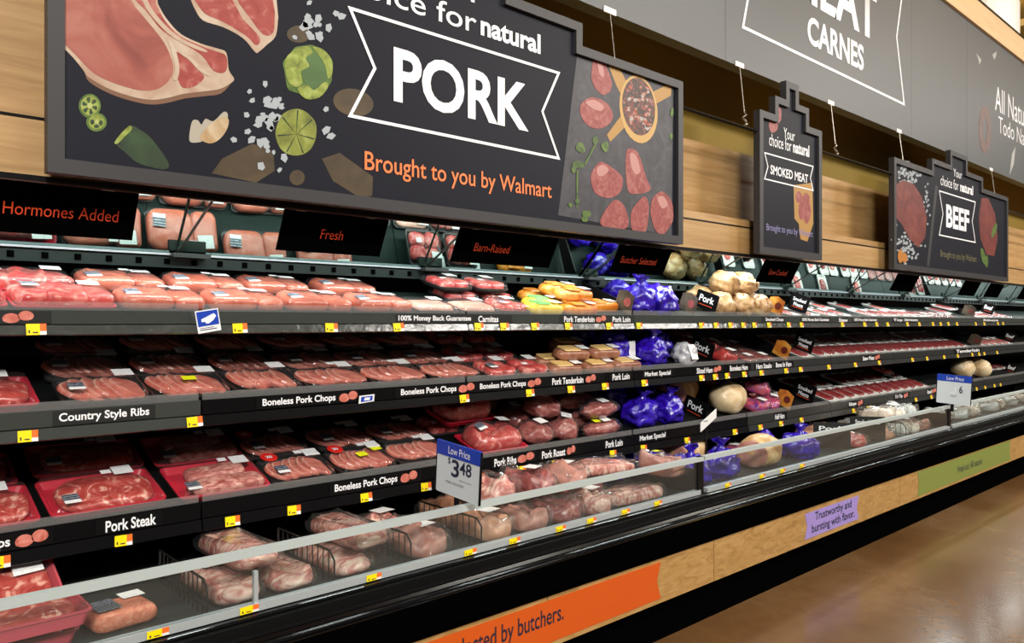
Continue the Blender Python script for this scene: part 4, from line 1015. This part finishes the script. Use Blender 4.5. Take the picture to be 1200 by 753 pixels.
for i, (x, v, l) in enumerate(((4.62, .11, 0), (4.87, .11, 0), (5.12, .10, 0), (4.70, .31, 0), (4.96, .31, 0), (4.74, .22, .115), (5.0, .21, .115))):
    put(1, 'netted_ham', 'abc'[i%3], x, v, i*.9, l, desc='tan netted smoked ham', cat='ham', row='front' if v < .2 and not l else ('upper' if l else 'back'))
for i, x in enumerate((5.55, 5.84, 6.16, 6.42, 6.98, 7.22, 7.42, 7.68, 7.88, 8.1)): put(1, 'white_tray', 'pq'[i%2], x, .14, desc='white tray with a small pink cut')
for i, x in enumerate((6.62, 7.12, 7.86)): put(1, 'white_tray', 'pq'[i%2], x, .38, desc='white tray with a small pink cut', row='back')
for i, x in enumerate((8.32, 8.54, 8.76, 8.98)): put(1, 'flat_ham', 'a', x, .15, desc='flat dark clear pack')
for i, x in enumerate((9.75, 9.98, 10.2, 10.45, 10.7, 10.95)): put(1, 'white_tray', 'pq'[i%2], x, .14, desc='white tray with a small pink cut')
for i, x in enumerate((9.3, 9.55)): put(1, 'beef_tray', 'a', x, .30, desc='white tray of red beef', row='back')
# --- middle shelf
put(2, 'steak_tray', 'm', .36, .13, desc='red tray of bright pork'); put(2, 'steak_tray', 'n', .30, .36, desc='red tray of bright pork', row='second')
for row, v in (('front', .112), ('second', .318), ('third', .524)):
    sh = {'front': 0, 'second': -.008, 'third': .008}[row]
    for i, x in enumerate((.745, 1.035, 1.33)):
        put(2, 'fan_tray', ('y' if i == 1 and row == 'front' else '')+('l' if row != 'front' or i == 0 else ''), x+sh, v, desc=D['fan'], row=row)
    for i, x in enumerate((1.635, 1.925, 2.215)):
        put(2, 'chop_tray', 'bl' if row != 'front' else 'b', x+sh, v, desc=D['chop'], row=row)
    for i, x in enumerate((2.48, 2.71)):
        put(2, 'red_chops', 'a' if i else 'l', x+sh, v, desc=D['redc'], row=row)
for i, (x, v, l) in enumerate(((2.97, .06, 0), (3.24, .06, 0), (3.50, .07, 0), (3.02, .17, 0), (3.30, .17, 0), (3.13, .12, .058), (3.40, .12, .058), (3.24, .28, 0), (3.22, .25, .060))):
    put(2, 'tender_pack', 'ab'[i%2], x, v, 0, l, desc='tan labelled pork tenderloin pack', row='front' if v < .1 else ('upper' if l else 'second'))
for i, (x, v, l, g) in enumerate(((3.62, .21, 0, 't'), (3.84, .14, 0, 'k'), (3.98, .26, 0, 't'), (3.56, .40, .0, ''), (3.84, .38, .0, ''), (4.12, .38, 0, ''))):
    put(2, 'purple_ham', g, x, v, i*1.4, l, desc='ham in crumpled purple foil', cat='ham', row='front' if v < .23 else 'back')
put(2, 'silver_ham', '', 4.10, .10, desc='silver wrapped ham with a white tag', cat='ham')
for i, (x, v, l) in enumerate(((4.66, .10, 0), (4.74, .29, 0), (4.58, .30, 0), (4.66, .46, 0))): put(2, 'print_pack', 'r', x, v, i*.4, l, desc='dark printed ham pack', row='front' if v < .2 else 'back')
for i, x in enumerate((4.93, 5.12)): put(2, 'flat_ham', 'a', x, .15, desc='flat clear pack of dark ham slices'); put(2, 'flat_ham', 'b', x-.04, .41, desc='flat clear pack of dark ham slices', row='back')
xs = [5.83+.195*i for i in range(19)]
for row, v in (('front', .14), ('second', .40)):
    for i, x in enumerate(xs):
        if row == 'second' and i in (7, 13): continue
        put(2, 'beef_tray', 'l' if (i*7+len(row))%3 == 0 else 'ab'[i%2], x, v, desc='white tray of dark red beef', row=row)
for i, x in enumerate((9.95, 10.2, 10.45, 10.7, 10.95)): put(2, 'white_tray', 'p', x, .14, desc='white tray with a small pink cut')
# --- bottom shelf
put(3, 'steak_tray', 'm', .36, .135, desc=D['steak']); put(3, 'steak_tray', 'n', .755, .135, desc=D['steak'])
put(3, 'rib_tray', '', 1.155, .135, desc=D['rib'])
put(3, 'steak_tray', 'n', .34, .395, desc=D['steak'], row='second'); put(3, 'steak_tray', 'm', .76, .395, desc=D['steak'], row='second'); put(3, 'rib_tray', 'b', 1.15, .395, desc=D['rib'], row='second')
put(3, 'chop_tray', 'rl', 1.485, .12, desc='pork chop tray with a red 20 sticker and blue logo sticker'); put(3, 'chop_tray', 'ry', 1.79, .12, desc='pork chop tray with red 20 sticker and lime sticker'); put(3, 'chop_tray', 'b', 2.09, .12, desc=D['chop'])
put(3, 'chop_tray', 'rl', 1.46, .345, desc='shaded pork chop tray', row='second'); put(3, 'chop_tray', 'bl', 1.80, .345, desc=D['chop'], row='second'); put(3, 'chop_tray', 'bl', 2.10, .345, desc=D['chop'], row='second')
put(3, 'red_chops', 'a', 2.37, .36, desc=D['redc'], row='second')
put(3, 'red_rib_pack', 'a', 2.56, .125, desc='glossy rib pack in red tray'); put(3, 'red_rib_pack', 'b', 2.50, .335, lift=.03, desc='glossy rib pack in red tray', row='second'); put(3, 'red_rib_pack', 'a', 2.46, .44, lift=.15, desc='glossy rib pack in red tray', row='third')
for i, (x, v, l) in enumerate(((2.85, .10, 0), (3.07, .10, 0), (2.88, .28, 0), (3.09, .28, 0), (2.96, .19, .085), (2.84, .45, 0))):
    put(3, 'roast_bag', 'abc'[i%3], x, v, i*.7, l, desc='dark pork roast in clear film', row='front' if v < .15 else ('upper' if l else 'second'))
for i, (x, v, l, y) in enumerate(((3.36, .07, 0, 'y'), (3.34, .19, 0, ''), (3.30, .31, 0, ''), (3.36, .13, .098, ''), (3.32, .26, .080, 'y'), (3.33, .43, 0, ''), (3.31, .37, .08, ''))):
    put(3, 'loin_bag', y, x, v, .03, l, desc='long vacuum packed pork loin', row='front' if v < .1 else ('upper' if l else 'second'))
for i, (x, v, l, g) in enumerate(((3.76, .14, 0, 'k'), (4.04, .15, 0, 'k'), (3.80, .40, .0, ''), (4.12, .40, .0, ''))):
    put(3, 'purple_ham', g, x, v, i*1.2, l, desc='ham in crumpled purple foil', cat='ham', row='front' if v < .2 else 'back')
put(3, 'whole_ham', 'w', 4.80, .17, .25, desc='large pale whole smoked ham', cat='ham'); put(3, 'whole_ham', 't', 4.50, .38, .3, desc='tan whole smoked ham', cat='ham', row='second')
for i, (x, v, l, g) in enumerate(((5.08, .09, 0, 'u'), (5.30, .08, 0, 'u'), (5.08, .29, 0, 'r'), (5.30, .29, 0, 'r'), (5.19, .19, .10, 'u'), (5.12, .42, .02, 'r'))):
    put(3, 'print_pack', g, x, v, i*.5, l, desc='printed ham pack', row='front' if v < .1 else ('upper' if l else 'second'))
put(3, 'white_tray', 'p', 5.62, .36, desc='white tray with a small pink cut')
for row, v in (('front', .14), ('second', .40)):
    for i, x in enumerate([6.20+.195*k for k in range(11)]):
        if row == 'second' and i in (3, 9): continue
        put(3, 'beef_tray', 'l' if (i*5+len(row))%3 == 0 else 'ab'[i%2], x, v, desc='white tray of dark red beef', row=row)
put(3, 'red_chops', 'a', 7.9, .38, lift=.035, desc='black tray of red beef cuts', row='second')
put(3, 'whole_ham', 'w', 9.7, .20, .2, desc='pale yellow whole cut', cat='meat'); put(3, 'whole_ham', 'w', 10.1, .16, .9, desc='pale yellow whole cut', cat='meat')
for i, x in enumerate((10.55, 10.8, 11.05, 11.3)): put(3, 'beef_tray', 'a', x, .30, desc='white tray of dark red beef', row='second')
# --- front well
put(0, 'pink_tray', 'a', .40, 2.60, .05, 0, desc='pink tray of meat lying flat', cat='meat'); put(0, 'pink_tray', 'b', .42, 2.54, .02, .064, desc='pink tray of meat on top', cat='meat')
put(0, 'pink_tray', 'c', .42, 2.84, .1, .06, pitch=.6, desc='pink tray tipped up at the back', cat='meat')
put(0, 'sausage_pack', '', .70, 2.58, .12, 0, desc='ground orange sausage pack with dark label')
well = [('rib_rack', 'l', 1.04, 2.66, .0, 0), ('rib_rack', '', 1.235, 2.66, .0, 0), ('rib_rack', 'b', 1.13, 2.72, .06, .085),
        ('rib_rack', 'a', 1.475, 2.66, .03, 0), ('rib_rack', 'b', 1.545, 2.70, .06, .088), ('meat_bag', 'hl', 1.81, 2.56, .05, 0), ('meat_bag', 'bl', 1.81, 2.86, .0, 0),
        ('meat_bag', 'sl', 2.16, 2.56, .02, 0), ('meat_bag', 'h', 2.38, 2.56, .04, 0), ('meat_bag', 'r', 2.60, 2.56, .0, 0), ('meat_bag', 'bl', 2.82, 2.56, .03, 0), ('rib_rack', 'b', 3.15, 2.545, 1.5, 0),
        ('meat_bag', 's', 2.17, 2.86, .0, 0), ('meat_bag', 'rl', 2.40, 2.86, .05, 0), ('meat_bag', 'h', 2.62, 2.86, .0, 0), ('meat_bag', 'p', 2.85, 2.86, .04, 0), ('meat_bag', 'ry', 3.08, 2.84, .0, 0),
        ('meat_bag', 'b', 2.28, 2.70, .2, .118), ('meat_bag', 'rl', 2.52, 2.72, .15, .118), ('meat_bag', 'hl', 2.76, 2.72, .2, .118), ('rib_rack', 'c', 3.06, 2.70, 1.3, .118),
        ('meat_bag', 'hy', 3.43, 2.56, .0, 0), ('purple_ham', 'k', 3.38, 2.86, 0, 0), ('purple_ham', 'k', 3.72, 2.575, 1.2, 0), ('purple_ham', 't', 3.74, 2.85, 0, 0),
        ('purple_ham', 'k', 4.04, 2.575, .4, 0), ('whole_ham', 't', 4.24, 2.87, .1, 0), ('whole_ham', 't', 4.56, 2.60, .2, 0), ('print_pack', 'u', 4.66, 2.90, .1, 0), ('purple_ham', 'k', 5.00, 2.575, 1.9, 0), ('purple_ham', 't', 5.06, 2.86, .9, 0),
        ('meat_bag', 'p', 5.74, 2.57, .05, 0), ('meat_bag', 's', 6.24, 2.57, .05, 0), ('meat_bag', 's', 5.80, 2.88, .05, 0),
        ('meat_bag', 'w', 6.34, 2.87, .0, 0), ('meat_bag', 'g', 6.56, 2.58, .0, 0), ('meat_bag', 'wl', 6.79, 2.58, .0, 0), ('meat_bag', 'g', 6.57, 2.88, .0, 0), ('meat_bag', 'h', 7.02, 2.58, .05, 0), ('meat_bag', 'w', 6.80, 2.88, .0, 0),
        ('meat_bag', 'w', 7.04, 2.88, .0, 0), ('meat_bag', 'w', 6.46, 2.66, .2, .118), ('meat_bag', 'wl', 6.70, 2.66, .1, .118), ('meat_bag', 'g', 6.94, 2.66, .2, .118), ('meat_bag', 's', 5.98, 2.90, .05, 0),
        ('meat_bag', 'gl', 7.55, 2.60, .2, 0), ('meat_bag', 'g', 7.80, 2.66, .1, 0), ('meat_bag', 'gl', 8.10, 2.60, 1.2, 0), ('meat_bag', 'w', 8.45, 2.62, .3, 0), ('meat_bag', 'g', 8.75, 2.70, .6, 0), ('meat_bag', 'gl', 9.05, 2.62, .2, 0), ('meat_bag', 'w', 9.4, 2.66, .3, 0), ('meat_bag', 'g', 9.8, 2.64, 1, 0), ('meat_bag', 'w', 10.3, 2.66, .4, 0)]
WD = {'rib_rack': 'vacuum packed rack of pork ribs', 'purple_ham': 'ham in crumpled purple foil', 'whole_ham': 'tan whole smoked ham', 'print_pack': 'printed ham pack'}
BD = {'p': 'clear bag of red pork', 'r': 'clear bag of dark red pork', 'w': 'clear bag of pale meat', 's': 'clear bag of orange smoked meat', 'g': 'grey printed meat bag', 'h': 'clear bag of brown pink meat', 'b': 'clear bag of pale rib meat'}
for kind, var, x, y, rz, l in well:
    put(0, kind, var, x, y, rz, l, desc=BD[var[0]] if kind == 'meat_bag' else WD[kind], cat='ham' if 'ham' in kind else 'meat', row='upper' if l > .03 else ('back' if y > 2.78 else 'front'))

# --- give every pack a label of its own
ORD = ['first', 'second', 'third', 'fourth', 'fifth', 'sixth', 'seventh', 'eighth', 'ninth', 'tenth', 'eleventh', 'twelfth', 'thirteenth', 'fourteenth', 'fifteenth', 'sixteenth', 'seventeenth', 'eighteenth', 'nineteenth', 'twentieth', '21st', '22nd', '23rd', '24th']
grp = {}
for it in ITEMS: grp.setdefault((it[1], it[3], it[4]), []).append(it)
for (desc, j, row), its in grp.items():
    its.sort(key=lambda q: proj(q[0].location)[0])
    for k, (o, d, cat, j, row, x) in enumerate(its):
        wh = '%s row, %s' % (row, SHN[j])
        o['label'] = '%s, %s' % (desc, wh) if len(its) == 1 else '%s, %s, %s from left' % (desc, wh, ORD[k])
        o['category'] = cat
        o['group'] = '%s on the %s' % (desc.split(',')[0], SHN[j]) if j else '%s in the front well' % desc

# ------------------------------------------------------------------ name strips on the shelf lips
M['icon_chop'] = marbled('printed_chop_icon', [(.3,(.45,.09,.06)),(.6,(.62,.20,.15)),(.85,(.75,.45,.38))], 30, 1, .5, 0)
def strip_(j, pa, pb, text, icon=None, mat=None, pad=.012, ta=None, tb=None):
    """pa..pb: the strip's ends, ta..tb the lettering's ends, as photograph columns"""
    s = SHELF[j]; Y = s['Y']-.005; xa, xb = xat(pa, Y), xat(pb, Y)
    zm = s['bot']+.42*(s['top']-s['bot']); h = s['top']-zm
    b = MB(); b.box(xa, xb, Y-.0012, Y-.0002, zm+.005, s['top']-.004)
    o = b.build('name_strip', M[mat or ('strip_grey' if j == 1 else 'strip')])
    tag(o, '%s name strip on the %s lip' % (text, SHN[j]) , 'shelf label', 'name strips on the shelf lips')
    STRIPS.append((o, text, j, xa))
    la, lb = xat(ta if ta is not None else pa, Y)+pad, xat(tb if tb is not None else pb, Y)-pad
    lettering(text, o, la, lb, zm+.16*h, zm+.80*h, Y-.0018, 'white', .022)
    if icon:
        ia, ib = xat(icon[0], Y), xat(icon[1], Y); w = ib-ia; b = MB(); zc = zm+h*.5
        for cxx, czz, rx, rz in ((ia+w*.28, zc-.004, w*.27, h*.36), (ia+w*.74, zc+.004, w*.25, h*.36)):
            b.prism([(cxx+rx*math.cos(2*math.pi*k/14), czz+rz*math.sin(2*math.pi*k/14)*(1 if k < 9 else .8)) for k in range(14)], Y-.002, Y-.0014)
        b.build('printed_chops', M['icon_chop'], o)
    return o
STRIPS = []
strip_(1, 0, 60, 'Pork Chops', (2, 40), ta=-60, tb=-8)
strip_(1, 464, 556, '100% Money Back Guarantee', ta=464, tb=554); strip_(1, 557, 600, 'Carnitas', ta=558, tb=586)
strip_(1, 656, 714, 'Pork Tenderloin', (698, 710), ta=659, tb=698); strip_(1, 714, 741, 'Pork Loin', ta=716, tb=740)
strip_(1, 893, 920, 'Smoked Chops', ta=896, tb=919); strip_(1, 938, 973, '100% Money Back Guarantee', ta=939, tb=972); strip_(1, 982, 994, 'Stew', ta=982, tb=994)
strip_(1, 999, 1028, '100% Money Back Guarantee', ta=1000, tb=1028); strip_(1, 1046, 1076, 'Top Sirloin', ta=1046, tb=1076); strip_(1, 1152, 1170, 'Ribeye', ta=1152, tb=1170)
strip_(2, 62, 182, 'Country Style Ribs', mat='strip_grey', ta=64, tb=179)
strip_(2, 300, 421, 'Boneless Pork Chops', (397, 419), ta=304, tb=396); strip_(2, 463, 558, 'Boneless Pork Chops', (537, 556), ta=467, tb=537)
strip_(2, 558, 642, 'Boneless Pork Chops', (618, 634), ta=560, tb=618); strip_(2, 642, 708, 'Pork Tenderloin', (686, 698), ta=645, tb=685); strip_(2, 714, 741, 'Pork Loin', ta=716, tb=739)
strip_(2, 752, 790, 'Market Special', ta=754, tb=787); strip_(2, 814, 848, 'Sliced Ham', (836, 845), ta=815, tb=836); strip_(2, 853, 880, 'Boneless Ham', ta=854, tb=877)
strip_(2, 884, 905, 'Ham Steaks', ta=885, tb=905); strip_(2, 908, 930, 'Bone In Ham', ta=908, tb=928); strip_(2, 1010, 1032, 'Stew Meat', (1025, 1031), ta=1010, tb=1025); strip_(2, 1118, 1150, 'Tenderloin', ta=1120, tb=1148)
strip_(3, -40, 62, 'Pork Chops', (17, 57), ta=-80, tb=17); strip_(3, 112, 190, 'Pork Steak', ta=119, tb=187)
strip_(3, 386, 494, 'Boneless Pork Chops', (469, 489), ta=389, tb=468); strip_(3, 576, 628, 'Pork Ribs', (606, 626), ta=577, tb=607); strip_(3, 632, 676, 'Pork Roast', (664, 674), ta=633, tb=664)
strip_(3, 706, 732, 'Pork Loin', ta=708, tb=731); strip_(3, 747, 782, 'Market Special', ta=748, tb=781); strip_(3, 907, 922, 'Half Ham', ta=907, tb=920)
strip_(3, 994, 1012, 'Ribeye', (1005, 1011), ta=994, tb=1004); strip_(3, 1048, 1066, 'Tri Tip', (1059, 1064), ta=1048, tb=1058); strip_(3, 1086, 1098, 'Round', (1092, 1097), ta=1086, tb=1092)
cnt = {}
for o, t, j, xa in STRIPS: cnt.setdefault((t, j), []).append((xa, o))
for (t, j), l in cnt.items():
    if len(l) > 1:
        for k, (xa, o) in enumerate(sorted(l, key=lambda q: q[0])): o['label'] = '%s name strip on the %s lip, %s from the left' % (t, SHN[j], ORD[k])

# ------------------------------------------------------------------ yellow price tags
tagm = MB(); tagm.box(-.028, .010, -.0015, 0, 0, .036, 0); tagm.box(.010, .028, -.0015, 0, .012, .036, 1); tagm.box(.010, .028, -.0015, 0, 0, .012, 2)
tagm.box(-.022, -.018, -.0022, -.0015, .006, .016, 3); tagm.box(-.010, .004, -.0022, -.0015, .006, .010, 3)
tagme = tagm.mesh('price_tag', [M['yellow'], M['orange'], M['tagwhite'], M['dark_ink']])
PT = {1: (43, 282, 389, 468, 562, 592, 628, 667, 715, 750, 823, 840, 857, 872, 885, 902, 925, 940, 988, 1014, 1028, 1041, 1064, 1078, 1094, 1103, 1112, 1122, 1144, 1154, 1170, 1176),
      2: (33, 229, 545, 622, 670, 710, 756, 823, 839, 853, 873, 893, 922, 939, 972, 1003, 1031, 1070, 1087, 1107, 1123, 1140, 1148, 1154, 1169),
      3: (0, 145, 273, 345, 430, 500, 564, 612, 652, 719, 755, 806, 862, 892, 916, 940, 1001, 1018, 1046, 1074, 1092, 1101, 1145, 1155, 1166, 1173)}
for j, lst in PT.items():
    s = SHELF[j]
    for k, px in enumerate(lst):
        o = link('price_tag', tagme, None, (xat(px, s['Y']-.02), s['Y']-.0185, s['bot']+.003)); o.rotation_euler = (-.14, random.uniform(-.05, .05), 0)
        near = min((q for q in STRIPS if q[2] == j), key=lambda q: abs(proj(q[0].data.vertices[0].co)[0]-px))
        tag(o, 'yellow price tag on the %s lip, %s from the left' % (SHN[j], ORD[k] if k < 24 else '%dth' % (k+1)), 'price tag', 'yellow price tags on the %s lip' % SHN[j])
for k, px in enumerate((185, 292, 438, 551, 603, 657, 693, 733, 771, 853, 893, 917, 940)):
    o = link('price_tag', tagme, None, (xat(px, 2.365), 2.3635, .676)); o.scale = (1.1, 1, .62)
    tag(o, 'yellow price tag along the foot of the front glass, %s from the left' % ORD[k], 'price tag', 'yellow price tags below the front glass')

# ------------------------------------------------------------------ dividers, category flags and loose signs
def side_plate(b, w, h, t, r=.012):
    """upright plate w wide (local x), h tall (local z), facing -y"""
    b.prism([(p.x+w/2, p.y+h/2) for p in rrect(w, h, r, 0, 3)], -t/2, t/2)
def turned(o, X, y0, z0, tilt):           # local x runs to the front (-Y) and down, the face looks to -X
    o.matrix_world = Matrix.Translation((X, y0, z0)) @ Matrix.Rotation(-math.pi/2, 4, 'Z') @ Matrix.Rotation(tilt, 4, 'Y')
def flag(text, pl, pr, pt_l, pb_l, j, label, X=None, lines=1):
    """category flag facing along the shelf: pl/pr picture columns of its far and near edges, pt_l/pb_l rows at the far edge"""
    Yn = 2.885; X = xat(pr, Yn) if X is None else X
    a, c = onX(pl, pt_l, X), onX(pl, pb_l, X); near = onX(pr, pt_l, X)
    w = (a.y-near.y)/math.cos(math.radians(19)); h = a.z-c.z
    o = tag(empty('category_flag'), label, 'sign', 'black category flags between the products')
    b = MB(); side_plate(b, w, h*1.02, .004); b.build('plate', M['strip'], o)
    lettering(text, o, w*.16, w*.84, h*.40 if lines == 1 else h*.30, h*.80, -.0028, 'white', .02)
    b = MB(); b.box(w*.2, w*.8, -.0026, -.002, h*.22, h*.25); b.build('underline', M['orange_dim'], o)
    turned(o, X, a.y+.028, c.z+(.022 if j == 1 else .05), math.radians(19)); return o
flag('Pork', 817, 842, 341, 361, 1, 'black Pork flag standing on the top shelf beside the purple hams')
flag('Pork', 811, 837, 401, 422, 2, 'black Pork flag standing on the middle shelf beside the silver ham')
flag('Pork', 803, 829, 469, 491, 3, 'black Pork flag standing on the bottom shelf before the whole hams')
flag('Smoked\nMeats', 926, 948, 344, 364, 1, 'black Smoked Meats flag standing on the top shelf', lines=2)
flag('Smoked\nMeats', 932, 954, 395, 415, 2, 'black Smoked Meats flag standing on the middle shelf', lines=2)
flag('Smoked\nMeats', 931, 955, 450, 472, 3, 'black Smoked Meats flag standing on the bottom shelf', lines=2)
flag('Beef', 1152, 1166, 355, 367, 1, 'black Beef flag at the far end of the top shelf'); flag('Beef', 1178, 1191, 392, 402, 2, 'black Beef flag at the far end of the middle shelf'); flag('Beef', 1180, 1192, 428, 440, 3, 'black Beef flag at the far end of the bottom shelf')
M['flag_red'] = plain('flag_red_print', (.55,.03,.03), .5)
def pic_divider(j, X, label, art_mat, far=True, v1=.385, board=True):
    o = tag(empty('shelf_divider'), label, 'divider', 'black dividers with a picture at the front end')
    s = SHELF[j]; t = math.radians(s['tilt'])
    b = MB(); L = v1; b.add([(X-.004, 2.875, s['top']+.012), (X+.004, 2.875, s['top']+.012), (X+.004, 2.875+L, s['top']+.02+L*math.tan(t)), (X-.004, 2.875+L, s['top']+.02+L*math.tan(t)),
        (X-.004, 2.875, s['top']+.06), (X+.004, 2.875, s['top']+.06), (X+.004, 2.875+L, s['top']+.115+L*math.tan(t)), (X-.004, 2.875+L, s['top']+.115+L*math.tan(t))],
        [(0,3,2,1),(4,5,6,7),(0,1,5,4),(1,2,6,5),(2,3,7,6),(3,0,4,7)])
    b.build('board', M['strip'], o)
    p = MB(); w, h = .135, .105
    p.prism([(0, 0), (w, -.02), (w*1.02, h*.86), (w*.55, h*1.12), (w*.1, h*.98)], -.006, -.0045); pp = p.build('picture', M[art_mat[0]], o)
    q = MB(); q.prism(ell(w*.68, h*.45, w*.20, h*.26, 14), -.0072, -.0062); q.build('printed_cut', M[art_mat[1]], pp)
    pp.matrix_basis = Matrix.Translation((X, 2.995, s['top']+.055)) @ Matrix.Rotation(-math.pi/2, 4, 'Z') @ Matrix.Rotation(t, 4, 'Y')
    return o
M['print_dark'] = marbled('printed_dark_board', [(.3,(.03,.025,.02)),(.7,(.10,.07,.04))], 12, 1, .5, 0)
M['print_amber'] = marbled('printed_amber_ham', [(.3,(.40,.09,.01)),(.55,(.62,.25,.03)),(.8,(.75,.50,.12))], 12, 1, .5, 0)
M['print_darkred'] = plain('printed_dark_red', (.13,.015,.01), .5)
pic_divider(1, 3.555, 'black divider with a pork picture between tenderloins and purple hams', ('print_dark', 'print_cube'))
pic_divider(1, 4.20, 'black divider with a pork picture between the purple and netted hams', ('print_dark', 'print_cube'))
pic_divider(1, 5.31, 'black divider with an amber ham picture on the top shelf', ('print_amber', 'print_darkred'))
pic_divider(2, 5.40, 'black divider with an amber ham picture on the middle shelf', ('print_amber', 'print_darkred'))
pic_divider(3, 5.44, 'black divider with an amber ham picture on the bottom shelf', ('print_amber', 'print_darkred'))
pic_divider(1, 9.55, 'black divider with a beef picture at the far end of the top shelf', ('print_dark', 'print_beef'))
pic_divider(2, 9.75, 'black divider with a beef picture at the far end of the middle shelf', ('print_dark', 'print_beef'))

def price_sign(X, ya, yb, z0, z1, tilt, label, body):
    o = tag(empty('price_sign'), label, 'sign', 'blue topped price signs clipped to the front rail')
    w, h = ya-yb, z1-z0
    b = MB(); side_plate(b, w, h, .006, .008); b.build('card', M['pricewhite'], o)
    b = MB(); b.box(-.002, w+.002, -.0055, .0045, h-.052, h+.004); hd = b.build('header_strip', M['blue'], o)
    lettering('Low Price', hd, w*.28, w*.78, h-.040, h-.010, -.0062, 'violet_ink' if False else 'white', .0)
    b = MB(); b.box(w+.0, w+.004, -.005, .005, 0, h); b.box(-.004, 0, -.005, .005, 0, h); b.build('card_edge', M['strip'], o)
    b = MB(); b.box(w*.42, w*.52, .003, .009, -.066, .05); b.build('holder', M['black'], o)
    body(o, w, h)
    turned(o, X, ya, z0, tilt); return o
def body1(o, w, h):
    lettering('3', o, w*.36, w*.54, h*.38, h*.72, -.0045, 'navy_ink', .02); lettering('48', o, w*.55, w*.82, h*.47, h*.72, -.0045, 'navy_ink', .015)
    lettering('$', o, w*.27, w*.335, h*.60, h*.73, -.0045, 'navy_ink', .0); lettering('PORK SHOULDER', o, w*.24, w*.66, h*.23, h*.28, -.0045, 'grey_ink', .0); lettering('PER POUND', o, w*.55, w*.82, h*.335, h*.365, -.0045, 'grey_ink', .0)
def body2(o, w, h):
    lettering('6', o, w*.66, w*.76, h*.40, h*.66, -.0045, 'navy_ink', .02); lettering('BEEF', o, w*.42, w*.60, h*.26, h*.31, -.0045, 'grey_ink', .0)
    b = MB(); b.box(w*.40, w*.56, -.0046, -.004, h*.38, h*.41); b.box(w*.53, w*.56, -.0046, -.004, h*.41, h*.60); b.build('smudged_print', M['logowhite'], o)
price_sign(1.886, 2.535, 2.262, .912, 1.118, math.radians(4), '$3.48 price sign with a blue header on the front rail', body1)
price_sign(7.06, 2.405, 2.145, .915, 1.155, math.radians(3), 'price sign showing a 6, with blue header, far along the rail', body2)
o = tag(empty('camera_notice'), 'tilted blue notice with a white camera picture on the top shelf lip', 'sign')
b = MB(); b.prism([(0, 0), (.085, 0), (.085, .082), (0, .082)], -.002, 0, 0); b.build('card', M['logowhite'], o)
b = MB(); b.prism([(.004, .024), (.081, .024), (.081, .078), (.004, .078)], -.003, -.0022); b.build('blue_field', M['blue'], o)
b = MB(); b.prism([(.018, .050), (.066, .066), (.074, .056), (.062, .042), (.044, .032), (.034, .032), (.030, .040), (.018, .040)], -.004, -.0032); b.build('camera_picture', M['white'], o)
b = MB(); b.box(.008, .07, -.003, -.0022, .009, .012); b.box(.008, .06, -.003, -.0022, .016, .018); b.build('small_print', M['navy_ink'], o)
o.location = (xat(232, 2.83), 2.828, onY(232, 391, 2.83).z); o.rotation_euler = (0, -.16, 0)
o = tag(empty('camera_notice'), 'small tilted blue notice on the middle shelf lip beside the chops strip', 'sign')
b = MB(); b.prism([(0, 0), (.075, .006), (.078, .036), (.004, .033)], -.002, 0); b.build('card', M['tagwhite'], o)
b = MB(); b.prism([(.010, .006), (.066, .010), (.069, .030), (.012, .028)], -.003, -.0022); b.build('blue_field', M['blue'], o)
b = MB(); b.prism([(.024, .012), (.052, .013), (.056, .024), (.03, .024)], -.004, -.0032); b.build('camera_picture', M['white'], o)
o.location = (xat(421, 2.83), 2.8365, onY(421, 473, 2.83).z)
o = tag(empty('shelf_notice'), 'small white tilted card standing above the hams in the well', 'sign')
b = MB(); b.prism([(0, 0), (.17, .075), (.17, .13), (0, .055)], -.002, .002); b.build('card', M['tagwhite'], o)
b = MB(); b.box(.055, .07, .0, .004, -.16, .05); b.build('stem', M['black'], o)
b = MB(); b.box(.03, .075, -.003, -.002, .06, .066); b.build('print', M['grey_ink'], o)
o.location = (xat(821, 2.7), 2.7, onY(821, 506, 2.7).z)
for text, x, y, lab in (('Pork', 5.42, 2.68, 'black Pork card standing in the front well behind the glass'), ('Smoked Meats', 5.98, 2.66, 'black Smoked Meats card standing in the front well behind the glass')):
    o = tag(empty('category_flag'), lab, 'sign', 'black category flags in the front well'); w = .26
    b = MB(); side_plate(b, w, .19, .005); b.build('plate', M['strip_grey'], o)
    lettering(text, o, w*.15, w*.85, .13, .165, -.0035, 'white', .015)
    o.location = (x, y, .672); o.rotation_euler = (0, 0, -.9)

# ------------------------------------------------------------------ black wire dividers in the well
def wire_divider(X, lab, y0=2.42, y1=2.86, h=.115, rise=.0, rz=0):
    o = tag(empty('wire_divider'), lab, 'divider', 'black wire dividers in the front well')
    L = y1-y0; b = MB(); b.tube([(0, 0, 0), (0, 0, h*.75), (0, .03, h), (0, L, h+rise), (0, L, 0)], .0042, 6); b.tube([(0, 0, .03), (0, L, .03+rise*.5)], .0036, 6); b.build('rail', M['wire'], o)
    b = MB()
    n = 11
    for k in range(1, n): b.tube([(0, L*k/n, 0), (0, L*k/n, h+rise*k/n)], .0024, 5)
    b.build('grid_wires', M['wire'], o)
    o.location = (X, y0, .672); o.rotation_euler = (0, 0, rz); return o
for X, lab in ((.91, 'wire divider between the sausage pack and the ribs'), (1.355, 'wire divider among the rib racks left of the pale ribs'), (1.68, 'wire divider between the long ribs and the labelled bags'), (2.03, 'wire divider beside the orange smoked meat'), (6.445, 'wire divider among the pale meat bags')):
    wire_divider(X, lab)
